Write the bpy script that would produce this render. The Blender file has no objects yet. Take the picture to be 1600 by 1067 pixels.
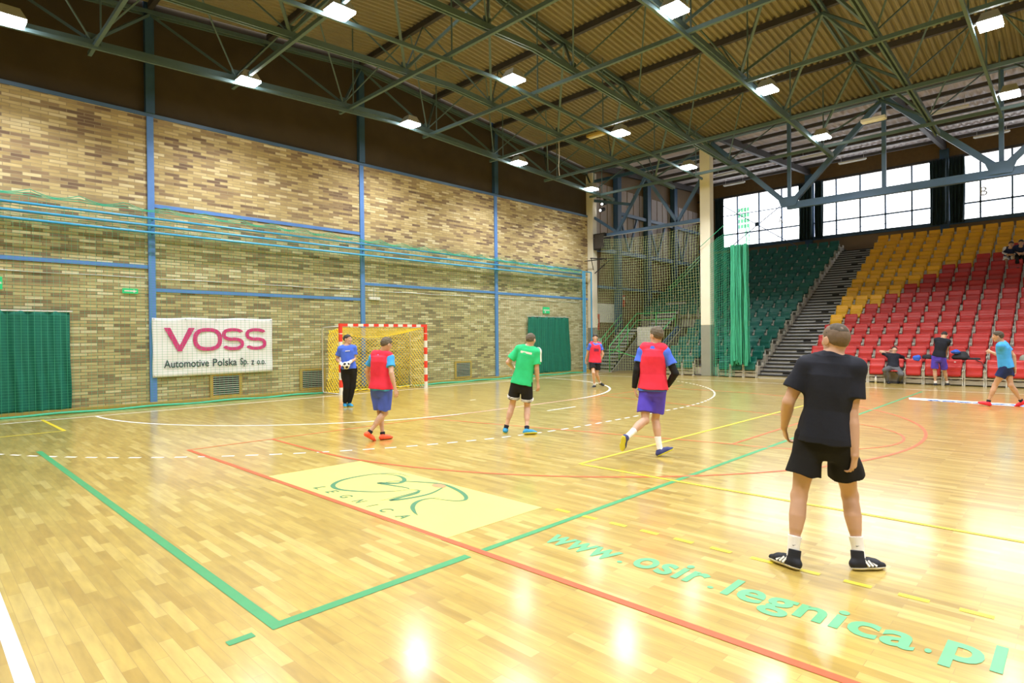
import bpy, bmesh, math, random
import numpy as np
from mathutils import Vector, Matrix
C = bpy.context.scene
COL = C.collection
rnd = random.Random(7)

# ------------------------------------------------------------ camera
cam_d = bpy.data.cameras.new('camera'); cam = bpy.data.objects.new('camera', cam_d); COL.objects.link(cam)
YAW, PIT, ROL = 0.7996, -0.0062, -0.0103
F_ = Vector((math.sin(YAW)*math.cos(PIT), math.cos(YAW)*math.cos(PIT), math.sin(PIT)))
R_ = F_.cross(Vector((0,0,1))).normalized(); U_ = R_.cross(F_)
R2 = R_*math.cos(ROL)+U_*math.sin(ROL); U2 = U_*math.cos(ROL)-R_*math.sin(ROL)
m = Matrix((R2, U2, -F_)).transposed().to_4x4(); m.translation = Vector((-10.3834,-15.54,1.6169))
cam.matrix_world = m
cam_d.sensor_width = 36; cam_d.lens = 924.07/1600*36; cam_d.clip_end = 400; cam_d.clip_start = .05
C.camera = cam
# ------------------------------------------------------------ light, exposure
w = bpy.data.worlds.new('overcast_sky'); C.world = w; w.use_nodes = True
bg = w.node_tree.nodes['Background']; bg.inputs[0].default_value = (.93,.96,1,1); bg.inputs[1].default_value = 3.4
LAMP_W = 132.0            # watts of each ceiling floodlight
LAMP_FACE = 40.0          # brightness of its glass
C.view_settings.view_transform = 'Standard'; C.view_settings.look = 'None'
C.view_settings.gamma = 1; C.view_settings.use_curve_mapping = False
C.view_settings.exposure = 0.36
C.cycles.max_bounces = 6; C.cycles.diffuse_bounces = 4; C.cycles.glossy_bounces = 3
C.cycles.transparent_max_bounces = 12; C.cycles.sample_clamp_indirect = 6
C.cycles.caustics_reflective = False; C.cycles.caustics_refractive = False

# ------------------------------------------------------------ materials
def nt(name):
    m = bpy.data.materials.new(name); m.use_nodes = True
    return m, m.node_tree, m.node_tree.nodes, m.node_tree.links, m.node_tree.nodes['Principled BSDF']
def mat(name, col, rough=.6, metal=0, var=.12, scale=6, bump=0, emit=None, coat=0, spec=.5):
    """plain procedural material: base colour broken up by noise"""
    m, t, N, L, b = nt(name)
    b.inputs['Roughness'].default_value = rough; b.inputs['Metallic'].default_value = metal
    b.inputs['Specular IOR Level'].default_value = spec
    if coat: b.inputs['Coat Weight'].default_value = coat; b.inputs['Coat Roughness'].default_value = .15
    tc = N.new('ShaderNodeTexCoord'); nz = N.new('ShaderNodeTexNoise'); nz.inputs['Scale'].default_value = scale
    nz.inputs['Detail'].default_value = 3
    L.new(tc.outputs['Object'], nz.inputs['Vector'])
    mx = N.new('ShaderNodeMix'); mx.data_type = 'RGBA'
    mx.inputs['A'].default_value = (*[c*(1-var) for c in col],1); mx.inputs['B'].default_value = (*[min(1,c*(1+var)) for c in col],1)
    L.new(nz.outputs['Fac'], mx.inputs['Factor']); L.new(mx.outputs['Result'], b.inputs['Base Color'])
    if bump:
        bp = N.new('ShaderNodeBump'); bp.inputs['Strength'].default_value = bump; bp.inputs['Distance'].default_value = .01
        L.new(nz.outputs['Fac'], bp.inputs['Height']); L.new(bp.outputs['Normal'], b.inputs['Normal'])
    if emit: b.inputs['Emission Color'].default_value = (*emit[0],1); b.inputs['Emission Strength'].default_value = emit[1]
    return m
def brick_mat(name, ramp, mortar, bw, rh, ms, axes, rough=.8, noise=.25, offset=.5, bump=.3, coat=0, squash=1, warp=0):
    """per-brick colours out of a ramp; axes picks which object axes run along / across the courses"""
    m, t, N, L, b = nt(name)
    b.inputs['Roughness'].default_value = rough
    if coat: b.inputs['Coat Weight'].default_value = coat; b.inputs['Coat Roughness'].default_value = .16
    tc = N.new('ShaderNodeTexCoord'); sp = N.new('ShaderNodeSeparateXYZ'); cb = N.new('ShaderNodeCombineXYZ')
    L.new(tc.outputs['Object'], sp.inputs[0])
    L.new(sp.outputs[axes[0]], cb.inputs[0]); L.new(sp.outputs[axes[1]], cb.inputs[1])
    br = N.new('ShaderNodeTexBrick'); br.offset = offset; br.squash = squash
    br.inputs['Color1'].default_value = (0,0,0,1); br.inputs['Color2'].default_value = (1,1,1,1); br.inputs['Mortar'].default_value = (0,0,0,1)
    br.inputs['Scale'].default_value = 1; br.inputs['Mortar Size'].default_value = ms; br.inputs['Mortar Smooth'].default_value = .1
    br.inputs['Bias'].default_value = 0; br.inputs['Brick Width'].default_value = bw; br.inputs['Row Height'].default_value = rh
    L.new(cb.outputs[0], br.inputs['Vector'])
    nz = N.new('ShaderNodeTexNoise'); nz.inputs['Scale'].default_value = .45; nz.inputs['Detail'].default_value = 4
    L.new(cb.outputs[0], nz.inputs['Vector'])
    ma = N.new('ShaderNodeMath'); ma.operation = 'MULTIPLY_ADD'; ma.inputs[1].default_value = 2*noise; ma.inputs[2].default_value = -noise
    L.new(nz.outputs['Fac'], ma.inputs[0])
    ad = N.new('ShaderNodeMath'); ad.operation = 'ADD'; ad.use_clamp = True
    L.new(br.outputs['Color'], ad.inputs[0]); L.new(ma.outputs[0], ad.inputs[1])
    cr = N.new('ShaderNodeValToRGB'); e = cr.color_ramp.elements
    e[0].position = ramp[0][0]; e[0].color = (*ramp[0][1],1); e[1].position = ramp[-1][0]; e[1].color = (*ramp[-1][1],1)
    for p_, c_ in ramp[1:-1]:
        x = cr.color_ramp.elements.new(p_); x.color = (*c_,1)
    L.new(ad.outputs[0], cr.inputs[0])
    n2 = N.new('ShaderNodeTexNoise'); n2.inputs['Scale'].default_value = 14; n2.inputs['Detail'].default_value = 5
    sc = N.new('ShaderNodeVectorMath'); sc.operation = 'MULTIPLY'; sc.inputs[1].default_value = (.25,1.6,1)
    L.new(cb.outputs[0], sc.inputs[0]); L.new(sc.outputs[0], n2.inputs['Vector'])
    m1 = N.new('ShaderNodeMix'); m1.data_type = 'RGBA'; m1.blend_type = 'OVERLAY'; m1.inputs['Factor'].default_value = .35
    L.new(cr.outputs[0], m1.inputs['A']); L.new(n2.outputs['Fac'], m1.inputs['B'])
    m2 = N.new('ShaderNodeMix'); m2.data_type = 'RGBA'; m2.inputs['B'].default_value = (*mortar,1)
    L.new(br.outputs['Fac'], m2.inputs['Factor']); L.new(m1.outputs['Result'], m2.inputs['A'])
    L.new(m2.outputs['Result'], b.inputs['Base Color'])
    if bump:
        bp = N.new('ShaderNodeBump'); bp.inputs['Strength'].default_value = bump; bp.inputs['Distance'].default_value = .01; bp.invert = True
        L.new(br.outputs['Fac'], bp.inputs['Height']); L.new(bp.outputs['Normal'], b.inputs['Normal'])
    return m
M = {}
M['floor'] = brick_mat('beech_parquet', [(0,(.37,.245,.048)),(.3,(.435,.305,.066)),(.7,(.485,.35,.083)),(1,(.56,.43,.135))], (.32,.22,.07), .52, .07, .0012, (1,0), rough=.34, noise=.22, offset=.37, bump=.03, coat=1.0)
M['brick'] = brick_mat('tan_brick', [(0,(.20,.145,.085)),(.2,(.33,.26,.14)),(.45,(.45,.385,.19)),(.75,(.52,.46,.235)),(1,(.66,.62,.42))], (.22,.18,.10), .335, .076, .008, (0,2), noise=.4, offset=.41)
M['brick_upper'] = brick_mat('orange_brown_brick', [(0,(.17,.11,.075)),(.2,(.31,.22,.125)),(.42,(.44,.335,.155)),(.7,(.53,.42,.205)),(.88,(.60,.50,.275)),(1,(.68,.60,.38))], (.33,.27,.16), .335, .076, .007, (0,2), noise=.45, offset=.41)
M['brick_pale'] = brick_mat('pale_brick', [(0,(.36,.28,.15)),(.4,(.50,.43,.26)),(1,(.66,.60,.42))], (.30,.25,.15), .30, .076, .007, (0,2), noise=.3, offset=.41)
M['brown_panel'] = mat('dark_fibre_board', (.055,.040,.022), .9, var=.3, scale=1.5)
M['roof'] = mat('corrugated_tan_sheet', (.25,.222,.145), .6, var=.2, scale=.8)
M['green_steel'] = mat('grey_green_painted_steel', (.088,.148,.158), .5, var=.2, scale=3)
M['dark_steel'] = mat('dark_purlin_steel', (.05,.045,.045), .6, var=.3)
M['blue_steel'] = mat('blue_grey_painted_steel', (.075,.150,.300), .45, var=.15, scale=2)
M['blue_paint'] = mat('bright_blue_paint', (.10,.24,.62), .5, var=.1)
M['navy_steel'] = mat('navy_painted_column', (.03,.085,.17), .5, var=.15)
M['cyan_pipe'] = mat('light_blue_pipe_paint', (.06,.36,.68), .35, var=.1)
M['concrete_white'] = mat('whitewashed_concrete', (.80,.77,.66), .8, var=.06, scale=3, bump=.2)
M['concrete_grey'] = mat('grey_column_paint', (.27,.28,.24), .7, var=.12, scale=3)
M['net_green'] = mat('green_netting_cord', (.05,.42,.26), .7, var=.2)
M['net_yellow'] = mat('yellow_netting_cord', (.85,.66,.04), .7, var=.1)
M['net_pale'] = mat('pale_green_netting_cord', (.42,.52,.26), .7, var=.2)
M['drape'] = mat('teal_green_drape', (.002,.14,.105), .8, var=.25, scale=3)
M['white'] = mat('white_line_paint', (.82,.82,.78), .4, var=.04)
M['vinyl'] = mat('white_banner_vinyl', (.84,.86,.93), .45, var=.03, scale=2)
M['magenta'] = mat('magenta_print', (.62,.03,.22), .5, var=.05)
M['ink'] = mat('dark_blue_grey_print', (.03,.045,.07), .5, var=.05)
M['line_green'] = mat('green_line_paint', (.045,.28,.11), .4, var=.1)
M['line_red'] = mat('orange_red_line_paint', (.66,.10,.035), .4, var=.1)
M['line_yellow'] = mat('yellow_line_paint', (.66,.54,.03), .4, var=.08)
M['text_green'] = mat('pale_green_floor_lettering', (.12,.40,.20), .4, var=.1)
M['logo_yellow'] = mat('pale_yellow_floor_panel', (.66,.59,.17), .35, var=.05, scale=3)
M['logo_green'] = mat('dark_green_logo_paint', (.05,.20,.10), .4, var=.1)
M['logo_red'] = mat('red_logo_dot', (.80,.25,.12), .4)
M['red'] = mat('red_goal_paint', (.78,.05,.03), .4, var=.06)
M['galv'] = mat('galvanised_metal', (.60,.60,.58), .4, metal=.4, var=.1)
M['seat_red'] = mat('red_plastic_seat', (.44,.022,.020), .4, var=.08, scale=4)
M['seat_yellow'] = mat('yellow_plastic_seat', (.80,.42,.008), .4, var=.08, scale=4)
M['seat_green'] = mat('green_plastic_seat', (.004,.115,.092), .4, var=.1, scale=4)
M['seat_frame'] = mat('pale_grey_seat_frame', (.58,.57,.51), .5, var=.1)
M['deck'] = mat('dark_grandstand_deck', (.10,.10,.10), .7, var=.2)
M['riser'] = mat('beige_riser_board', (.45,.42,.36), .6, var=.1)
M['step'] = mat('pale_grey_step_board', (.52,.52,.52), .6, var=.08)
M['black'] = mat('black_rubber', (.012,.012,.014), .7, var=.2)
M['side_panel'] = mat('brown_board_cladding', (.22,.15,.085), .7, var=.25, scale=1)
M['side_lit'] = mat('window_lit_board_cladding', (.48,.42,.40), .7, var=.15, scale=1)  # light brown boards, colour whitened to carry the light from the windows
M['wood_band'] = mat('brown_wood_band', (.14,.085,.03), .7, var=.25)
M['rail_green'] = mat('bright_green_rail_paint', (.05,.50,.16), .4, var=.1)
M['sign_green'] = mat('green_exit_sign', (.02,.42,.14), .5, emit=((.02,.5,.2),.4))
M['plastic_white'] = mat('white_plastic', (.75,.75,.72), .4, var=.03)
M['wood_frame'] = mat('ochre_wood_frame', (.46,.32,.07), .6, var=.15)
M['curtain_dark'] = mat('dark_teal_window_curtain', (.008,.03,.04), .9, var=.3)
M['fire_red'] = mat('fire_cabinet_red', (.55,.03,.03), .4)
M['lamp_face'] = mat('lamp_glass', (1,1,1), .3, emit=((.96,.98,1),LAMP_FACE))
M['lamp_body'] = mat('lamp_housing_grey', (.45,.46,.45), .5)
M['skin'] = mat('skin', (.48,.27,.17), .5, var=.06, scale=12)
M['skin_pale'] = mat('pale_skin', (.54,.33,.235), .5, var=.06, scale=12)
def glass():
    m, t, N, L, b = nt('window_glass')
    N.remove(b); o = N['Material Output']; tr = N.new('ShaderNodeBsdfTransparent'); gl = N.new('ShaderNodeBsdfGlossy'); gl.inputs['Roughness'].default_value = .03
    mx = N.new('ShaderNodeMixShader'); mx.inputs[0].default_value = .06
    L.new(tr.outputs[0], mx.inputs[1]); L.new(gl.outputs[0], mx.inputs[2]); L.new(mx.outputs[0], o.inputs[0]); return m
M['glass'] = glass()
def translucent():
    m, t, N, L, b = nt('translucent_pale_sheet'); b.inputs['Base Color'].default_value = (.62,.58,.56,1); b.inputs['Roughness'].default_value = .6
    o = N['Material Output']; tr = N.new('ShaderNodeBsdfTranslucent'); tr.inputs[0].default_value = (.5,.46,.46,1)
    mx = N.new('ShaderNodeMixShader'); mx.inputs[0].default_value = .22
    L.new(b.outputs[0], mx.inputs[1]); L.new(tr.outputs[0], mx.inputs[2]); L.new(mx.outputs[0], o.inputs[0]); return m
M['roof_pale'] = translucent()
M['goal_white'] = M['plastic_white']

# ------------------------------------------------------------ helpers
def obj(name, me, material=None, parent=None, loc=None, smooth=False):
    o = bpy.data.objects.new(name, me); COL.objects.link(o)
    if material is not None:
        for mm in (material if isinstance(material, (list,tuple)) else [material]): me.materials.append(mm)
    if parent: o.parent = parent
    if loc is not None: o.location = loc
    if smooth: me.polygons.foreach_set('use_smooth', [True]*len(me.polygons))
    return o
def tag(o, label, cat, group=None, kind=None):
    o['label'] = label; o['category'] = cat
    if group: o['group'] = group
    if kind: o['kind'] = kind
    return o
def structure(o): o['kind'] = 'structure'; return o
def thing(name, label, cat, loc=(0,0,0), rz=0, group=None):
    o = bpy.data.objects.new(name, None); COL.objects.link(o); o.location = loc; o.rotation_euler = (0,0,rz)
    o.empty_display_size = .2
    return tag(o, label, cat, group)
def dup(root, loc=None, rz=None, label=None, group=None):
    r = root.copy(); COL.objects.link(r)
    if loc is not None: r.location = loc
    if rz is not None: r.rotation_euler = (0,0,rz)
    if label: r['label'] = label
    if group: r['group'] = group
    for ch in list(root.children):
        c = ch.copy(); COL.objects.link(c); c.parent = r
        for g in list(ch.children):
            d = g.copy(); COL.objects.link(d); d.parent = c
    return r
class B:
    """collects simple solids into one mesh"""
    def __init__(s): s.v = []; s.f = []; s.mi = []
    def add(s, vs, fs, mi=0):
        n = len(s.v); s.v += [tuple(v) for v in vs]; s.f += [tuple(i+n for i in f) for f in fs]; s.mi += [mi]*len(fs); return s
    def box(s, x0,x1,y0,y1,z0,z1, mi=0):
        vs = [(x,y,z) for x in (x0,x1) for y in (y0,y1) for z in (z0,z1)]
        return s.add(vs, [(0,1,3,2),(4,6,7,5),(0,4,5,1),(2,3,7,6),(0,2,6,4),(1,5,7,3)], mi)
    def bar(s, a, b, w, h=None, up=(0,0,1), mi=0):
        """rectangular bar from a to b; w across, h along up"""
        a = Vector(a); b = Vector(b); h = h or w; d = (b-a).normalized(); u = Vector(up)
        if abs(d.dot(u)) > .98: u = Vector((1,0,0))
        r = d.cross(u).normalized(); u = r.cross(d)
        vs = [p+r*sx*w/2+u*sz*h/2 for p in (a,b) for sx,sz in ((-1,-1),(1,-1),(1,1),(-1,1))]
        return s.add(vs, [(0,1,2,3),(7,6,5,4),(0,4,5,1),(1,5,6,2),(2,6,7,3),(3,7,4,0)], mi)
    def tube(s, pts, r, n=8, mi=0, closed=False):
        pts = [Vector(p) for p in pts]; rr = r if isinstance(r,(list,tuple)) else [r]*len(pts); vs = []; ref = None
        for i,p in enumerate(pts):
            d = (pts[min(i+1,len(pts)-1)]-pts[max(i-1,0)]).normalized()
            if ref is None:
                ref = Vector((0,0,1)) if abs(d.z) < .9 else Vector((1,0,0))
            x = d.cross(ref).normalized(); y = x.cross(d).normalized(); ref = y if n > 4 else ref
            vs += [p+(x*math.cos(2*math.pi*k/n)+y*math.sin(2*math.pi*k/n))*rr[i] for k in range(n)]
        fs = [(i*n+k, i*n+(k+1)%n, (i+1)*n+(k+1)%n, (i+1)*n+k) for i in range(len(pts)-1) for k in range(n)]
        fs += [tuple(range(n-1,-1,-1)), tuple(range((len(pts)-1)*n, len(pts)*n))]
        return s.add(vs, fs, mi)
    def poly(s, pts, z0, z1, mi=0, tf=None):
        """prism over a 2-D outline"""
        n = len(pts); vs = [(x,y,z0) for x,y in pts]+[(x,y,z1) for x,y in pts]
        if tf: vs = [tf(v) for v in vs]
        return s.add(vs, [tuple(range(n-1,-1,-1)), tuple(range(n,2*n))]+[(i,(i+1)%n,n+(i+1)%n,n+i) for i in range(n)], mi)
    def mesh(s, name='m'):
        me = bpy.data.meshes.new(name); me.from_pydata(s.v, [], s.f)
        if any(s.mi): me.polygons.foreach_set('material_index', s.mi)
        me.update(); return me
    def build(s, name, material, parent=None, loc=None, smooth=False, bevel=0):
        o = obj(name, s.mesh(name), material, parent, loc, smooth)
        if bevel:
            b = o.modifiers.new('bevel','BEVEL'); b.width = bevel; b.segments = 2; b.limit_method = 'ANGLE'
        return o
def grid_mesh(fn, nu, nv):
    """open sheet from fn(u,v) -> point, given thickness by a solidify modifier where used"""
    vs = [fn(i/nu, j/nv) for j in range(nv+1) for i in range(nu+1)]
    fs = [(j*(nu+1)+i, j*(nu+1)+i+1, (j+1)*(nu+1)+i+1, (j+1)*(nu+1)+i) for j in range(nv) for i in range(nu)]
    me = bpy.data.meshes.new('sheet'); me.from_pydata(vs, [], fs); me.update(); return me
def solid(o, t):
    s = o.modifiers.new('thickness','SOLIDIFY'); s.thickness = t; s.offset = 0; return o
def text_mesh(body, size, extrude=.001, bold=0, shear=0, spacing=1):
    cu = bpy.data.curves.new('lettering','FONT'); cu.body = body; cu.size = size; cu.extrude = extrude; cu.offset = bold
    cu.shear = shear; cu.space_character = spacing; cu.resolution_u = 4
    o = bpy.data.objects.new('lettering_tmp', cu); COL.objects.link(o)
    dg = bpy.context.evaluated_depsgraph_get(); me = bpy.data.meshes.new_from_object(o.evaluated_get(dg))
    bpy.data.objects.remove(o); me.materials.clear()
    return me
def xform(me, fn):
    for v in me.vertices: v.co = fn(v.co.copy())
    me.update(); return me
def fit_text(me, x0, x1, y0, y1, fn):
    xs = [v.co.x for v in me.vertices]; ys = [v.co.y for v in me.vertices]
    a,b,c,d = min(xs),max(xs),min(ys),max(ys)
    return xform(me, lambda p: Vector(fn(x0+(p.x-a)/(b-a)*(x1-x0), y0+(p.y-c)/(d-c)*(y1-y0), p.z)))

# ============================================================ THE HALL
YW = 1.30                      # face of the brick end wall
# floor with its painted lines (the lines are parts of the floor)
fl = structure(B().box(-13,24.3,-31,1.9,-.12,0).build('floor', M['floor']))
def line(pts, wd, m_, z=.0012, name='painted_line', closed=False):
    b = B(); P = [Vector((x,y,0)) for x,y in pts]; n = len(P); L_=[]; R__=[]
    for i,p in enumerate(P):
        a = P[i-1] if (i>0 or closed) else P[i]; c = P[(i+1)%n] if (i<n-1 or closed) else P[i]
        d = (c-a).normalized(); q = Vector((-d.y,d.x,0))*wd/2
        L_.append(p+q); R__.append(p-q)
    vs = [(v.x,v.y,z) for v in L_]+[(v.x,v.y,z) for v in R__]
    k = n if closed else n-1
    b.add(vs, [(n+i, n+(i+1)%n, (i+1)%n, i) for i in range(k)])
    return b.build(name, M[m_] if isinstance(m_,str) else m_, fl)
def arc(cx, cy, r, a0, a1, n=48): return [(cx+r*math.cos(math.radians(a0+(a1-a0)*i/n)), cy+r*math.sin(math.radians(a0+(a1-a0)*i/n))) for i in range(n+1)]
line([(-12.5,0),(12.1,0)], .07, 'white', name='goal_line')
line([(-10,0),(-10,-31)], .07, 'white', name='side_line'); line([(10,0),(10,-31)], .05, 'white', name='side_line')
six = arc(-1.5,0,5.97,180,270,30)+arc(1.5,0,5.97,270,360,30)
line(six, .06, 'white', .0016, name='goal_area_line')
nine = arc(-1.5,0,8.97,195,270,60)+arc(1.5,0,8.97,270,345,60)
def dashes(pts, on, off, wd, m_, z=.0018, name='dashed_line'):
    """cut a polyline into dashes, all of them one painted marking"""
    b = B(); s = 0; segs = []; P = [Vector((x,y,0)) for x,y in pts]; acc=[0]
    for i in range(1,len(P)): acc.append(acc[-1]+(P[i]-P[i-1]).length)
    def at(t):
        for i in range(1,len(P)):
            if t <= acc[i]: return P[i-1].lerp(P[i], (t-acc[i-1])/(acc[i]-acc[i-1]))
        return P[-1]
    t = 0
    while t+on < acc[-1]:
        a = at(t); c = at(t+on); d = (c-a).normalized(); q = Vector((-d.y,d.x,0))*wd/2
        b.add([(v.x,v.y,z) for v in (a-q,c-q,c+q,a+q)], [(0,1,2,3)]); t += on+off
    return b.build(name, M[m_], fl)
dashes(nine, .17, .15, .05, 'white', name='free_throw_line')
line([(-.5,-7),(.5,-7)], .05, 'white', name='penalty_mark'); line([(-.1,-4),(.1,-4)], .05, 'white', name='goalkeeper_mark')
line([(2.8,-3.4),(3.2,-3.4)], .04, 'white', name='floor_mark')
# volleyball court, green
G = .085
line([(-9.0,-4.35),(-8.93,-12.28)], .07, 'line_green', .0022, 'volleyball_line')
line([(-8.92,-12.24),(-7.48,-12.24)], .075, 'line_green', .0024, 'volleyball_line')
line([(-7.35,-12.24),(9.4,-12.24)], .06, 'line_green', .0024, 'volleyball_line')
line([(-9.2,-12.25),(-9.06,-12.25)], .06, 'line_green', .0022, 'volleyball_line')
# basketball court, red
line([(-7.45,-5.95),(-7.36,-12),(-7.3,-20)], .06, 'line_red', .0030, 'basketball_side_line')
line([(-7.45,-5.97),(7.5,-5.97)], .03, 'line_red', .0026, 'basketball_end_line')
line([(-6.2,-5.97),(-6.22,-7.6)]+arc(0,-7.55,6.22,181,359,80)+[(6.22,-7.6),(6.2,-5.97)], .045, 'line_red', .0028, 'three_point_line')
line([(-3,-5.97),(-1.8,-11.75)], .035, 'line_red', .0026, 'lane_line'); line([(3,-5.97),(1.8,-11.75)], .035, 'line_red', .0026, 'lane_line')
line([(-1.8,-11.75),(1.8,-11.75)], .035, 'line_red', .0027, 'free_throw_bar')
line(arc(0,-11.75,1.8,180,360,40), .035, 'line_red', .0028, 'free_throw_circle')
# yellow
line([(-8.38,.16),(-8.35,-2.14)], .06, 'line_yellow', .0020, 'yellow_line'); line([(-8.35,-2.14),(-12,-2.14)], .05, 'line_yellow', .0020, 'yellow_line')
line([(-4.4,-10.9),(9,-10.9)], .05, 'line_yellow', .0032, 'yellow_line'); line([(-4.4,-10.93),(-4.35,-22)], .05, 'line_yellow', .0032, 'yellow_line')
dashes([(-6.12,-11.95),(-6.04,-20)], .16, .145, .05, 'line_yellow', .0020, 'yellow_dashed_line')
# yellow panel with the logo of the sports centre
pn = B().add([(-7.42,-8.56,.0020),(-7.40,-11.82,.0020),(-6.17,-11.82,.0020),(-6.17,-8.62,.0020)], [(0,1,2,3)]).build('logo_panel', M['logo_yellow'], fl)
ST = [[[-6.27, -9.84], [-6.27, -9.62], [-6.43, -9.44], [-6.65, -9.38], [-6.89, -9.4], [-7.06, -9.51], [-7.13, -9.67], [-7.1, -9.85], [-6.95, -10.1], [-6.77, -10.26], [-6.64, -10.32]], [[-6.43, -9.44], [-6.34, -9.64], [-6.35, -9.82], [-6.43, -9.96], [-6.55, -10.0], [-6.68, -9.83], [-6.65, -10.02], [-6.6, -10.24], [-6.62, -10.32]], [[-6.62, -10.32], [-6.58, -10.44], [-6.73, -10.48], [-7.08, -10.47]], [[-6.55, -10.47], [-6.59, -10.46], [-6.69, -10.52], [-7.0, -10.53], [-6.83, -10.61], [-6.59, -10.63], [-6.37, -10.55], [-6.25, -10.47]], [[-6.68, -9.87], [-6.52, -9.9], [-6.34, -10.15], [-6.24, -10.42], [-6.29, -10.73], [-6.39, -10.97], [-6.5, -11.08], [-6.6, -11.0], [-6.68, -10.77]], [[-6.6, -10.82], [-6.75, -10.76], [-6.88, -10.79], [-7.0, -10.9], [-7.08, -11.04], [-7.12, -11.14]]]
def catmull(pts, n=6):
    P=[Vector((x,y,0)) for x,y in pts]; P=[P[0]*2-P[1]]+P+[P[-1]*2-P[-2]]; out=[]
    for i in range(1,len(P)-2):
        for k in range(n):
            t=k/n; a,b,c,d=P[i-1],P[i],P[i+1],P[i+2]
            out.append(.5*((2*b)+(c-a)*t+(2*a-5*b+4*c-d)*t*t+(3*b-a-3*c+d)*t**3))
    out.append(P[-2]); return out
for k,(st,wd) in enumerate(zip(ST,(.055,.06,.03,.05,.05,.05))):
    P = catmull(st); b = B(); n = len(P); vs=[]
    for i,p in enumerate(P):
        d=(P[min(i+1,n-1)]-P[max(i-1,0)]).normalized(); t=i/(n-1); h=wd*(.15+.85*math.sin(math.pi*t)**1.2)/2; q=Vector((-d.y,d.x,0))*h
        vs+=[p+q,p-q]
    b.add([(v.x,v.y,.0036+.0001*k) for v in vs], [(2*i+1,2*i+3,2*i+2,2*i) for i in range(n-1)])
    b.build('logo_stroke', M['logo_green'], fl)
b = B(); b.add([(-6.31+.06*math.cos(a*math.pi/12), -10.44+.10*math.sin(a*math.pi/12), .0045) for a in range(24)], [tuple(range(24))]); b.build('logo_dot', M['logo_red'], fl)
for ch,y in zip('LEGNICA', (-9.53,-9.79,-10.07,-10.33,-10.56,-10.80,-11.07)):
    me = text_mesh(ch, .17, .0004, .002, .25); wl = .035 if ch=='I' else .11
    fit_text(me, y+wl/2, y-wl/2, -7.29, -7.17, lambda a,b_,z: (b_, a, .0042+z))
    obj('floor_letter', me, M['logo_green'], fl)
# web address in green letters
tx = [('www', -12.42,-13.06,-6.87,-6.66), ('.', -13.11,-13.15,-6.84,-6.80), ('osir', -13.20,-13.73,-6.82,-6.53), ('.', -13.78,-13.82,-6.81,-6.77), ('legnica', -13.88,-14.90,-6.92,-6.55), ('.', -14.94,-14.97,-6.79,-6.74), ('pl', -15.01,-15.25,-6.88,-6.46)]
for s_, y0, y1, lo, hi in tx:
    me = text_mesh(s_, .4, .0003, .010, 0, 1.05)
    fit_text(me, y0, y1, lo, hi, lambda a,b_,z: (b_, a, .0026+z))
    obj('floor_lettering', me, M['text_green'], fl)
# white advertising strip stuck to the far side of the court
st = B().add([(7.35,-12.3,.0016),(7.0,-15.6,.0016),(6.45,-15.5,.0016),(6.85,-12.4,.0016)], [(3,2,1,0)]).build('advert_strip', M['vinyl'], fl)
M['ad_blue'] = mat('blue_advert_print', (.05,.18,.60), .5)
for i in range(9):
    y = -12.75-.31*i; b = B(); n=14
    pts=[(6.92-.02*i+.10*math.sin(t*2.1+i)+.03*math.cos(t*5), y-.25*t/6) for t in [6*k/n for k in range(n+1)]]
    line(pts, .10, M['ad_blue'], .0030, 'advert_scribble')

# ---- end wall: brick below, dark board above, blue steel frame in it
wb = structure(B().box(-13,12.1,YW,YW+.3,0,7.27).build('wall_back', M['brick']))
B().box(-13,12.1,YW-.006,YW,4.45,7.25).build('upper_brickwork', M['brick_upper'], wb)
B().box(6.12,12.05,YW-.012,YW,0,3.36).build('pale_brick_infill', M['brick_pale'], wb)
B().box(-13,12.1,YW+.05,YW+.3,7.27,11).build('dark_upper_panel', M['brown_panel'], wb)
B().box(-13,12.1,YW-.03,YW+.06,7.24,7.33).build('ledge_trim', M['blue_steel'], wb)
B().box(-13,12.05,1.08,YW-.013,0,.10).build('wall_kerb', M['wood_frame'], wb)
for x in (-12,-6.02,0,6.05):
    structure(B().box(x-.075,x+.075,YW-.05,YW+.02,.1,7.24).build('trim_1', M['blue_paint']))
    structure(B().box(x-.10,x+.10,YW-.10,YW+.05,7.33,10.3).build('trim_2', M['navy_steel']))
for a,b_,z in ((-12,-6.1,3.48),(-5.95,-.07,2.91),(-5.95,-.07,5.03),(.07,5.98,3.42),(6.12,12.05,3.40)):
    structure(B().box(a,b_,YW-.03,YW+.01,z-.045,z+.045).build('trim_3', M['blue_paint']))
# ---- other enclosing walls (behind and beside the camera), roof
structure(B().box(-13.2,-13,-31,1.6,0,11).build('wall_left', M['brick']))
structure(B().box(-13.2,24.4,-31.2,-31,0,11.5).build('wall_front', M['brown_panel']))
def roofz(x): return 10.66-.092*abs(x)
def corr(x0, x1, z0, z1, ya, yb, name, m_, per=.175, amp=.05, z2=None):
    xs = [x0,x1]; zs=[z0,z1]
    if z2: xs=[x0,0,x1]; zs=[z0,z2,z1]
    n = int((yb-ya)/per*6); vs=[]; 
    for j in range(n+1):
        y = ya+(yb-ya)*j/n; d = amp*max(-.8,min(.8,1.3*math.sin(2*math.pi*y/per)))
        vs += [(x,y,z+d) for x,z in zip(xs,zs)]
    k=len(xs); fs=[(j*k+i, j*k+i+1, (j+1)*k+i+1, (j+1)*k+i) for j in range(n) for i in range(k-1)]
    me=bpy.data.meshes.new(name); me.from_pydata(vs,[],fs); me.update()
    return solid(obj(name, me, m_), .01)
structure(corr(-13,12.3, roofz(13), roofz(12.3), -31, 1.3, 'ceiling', M['roof'], z2=roofz(0)))
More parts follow.
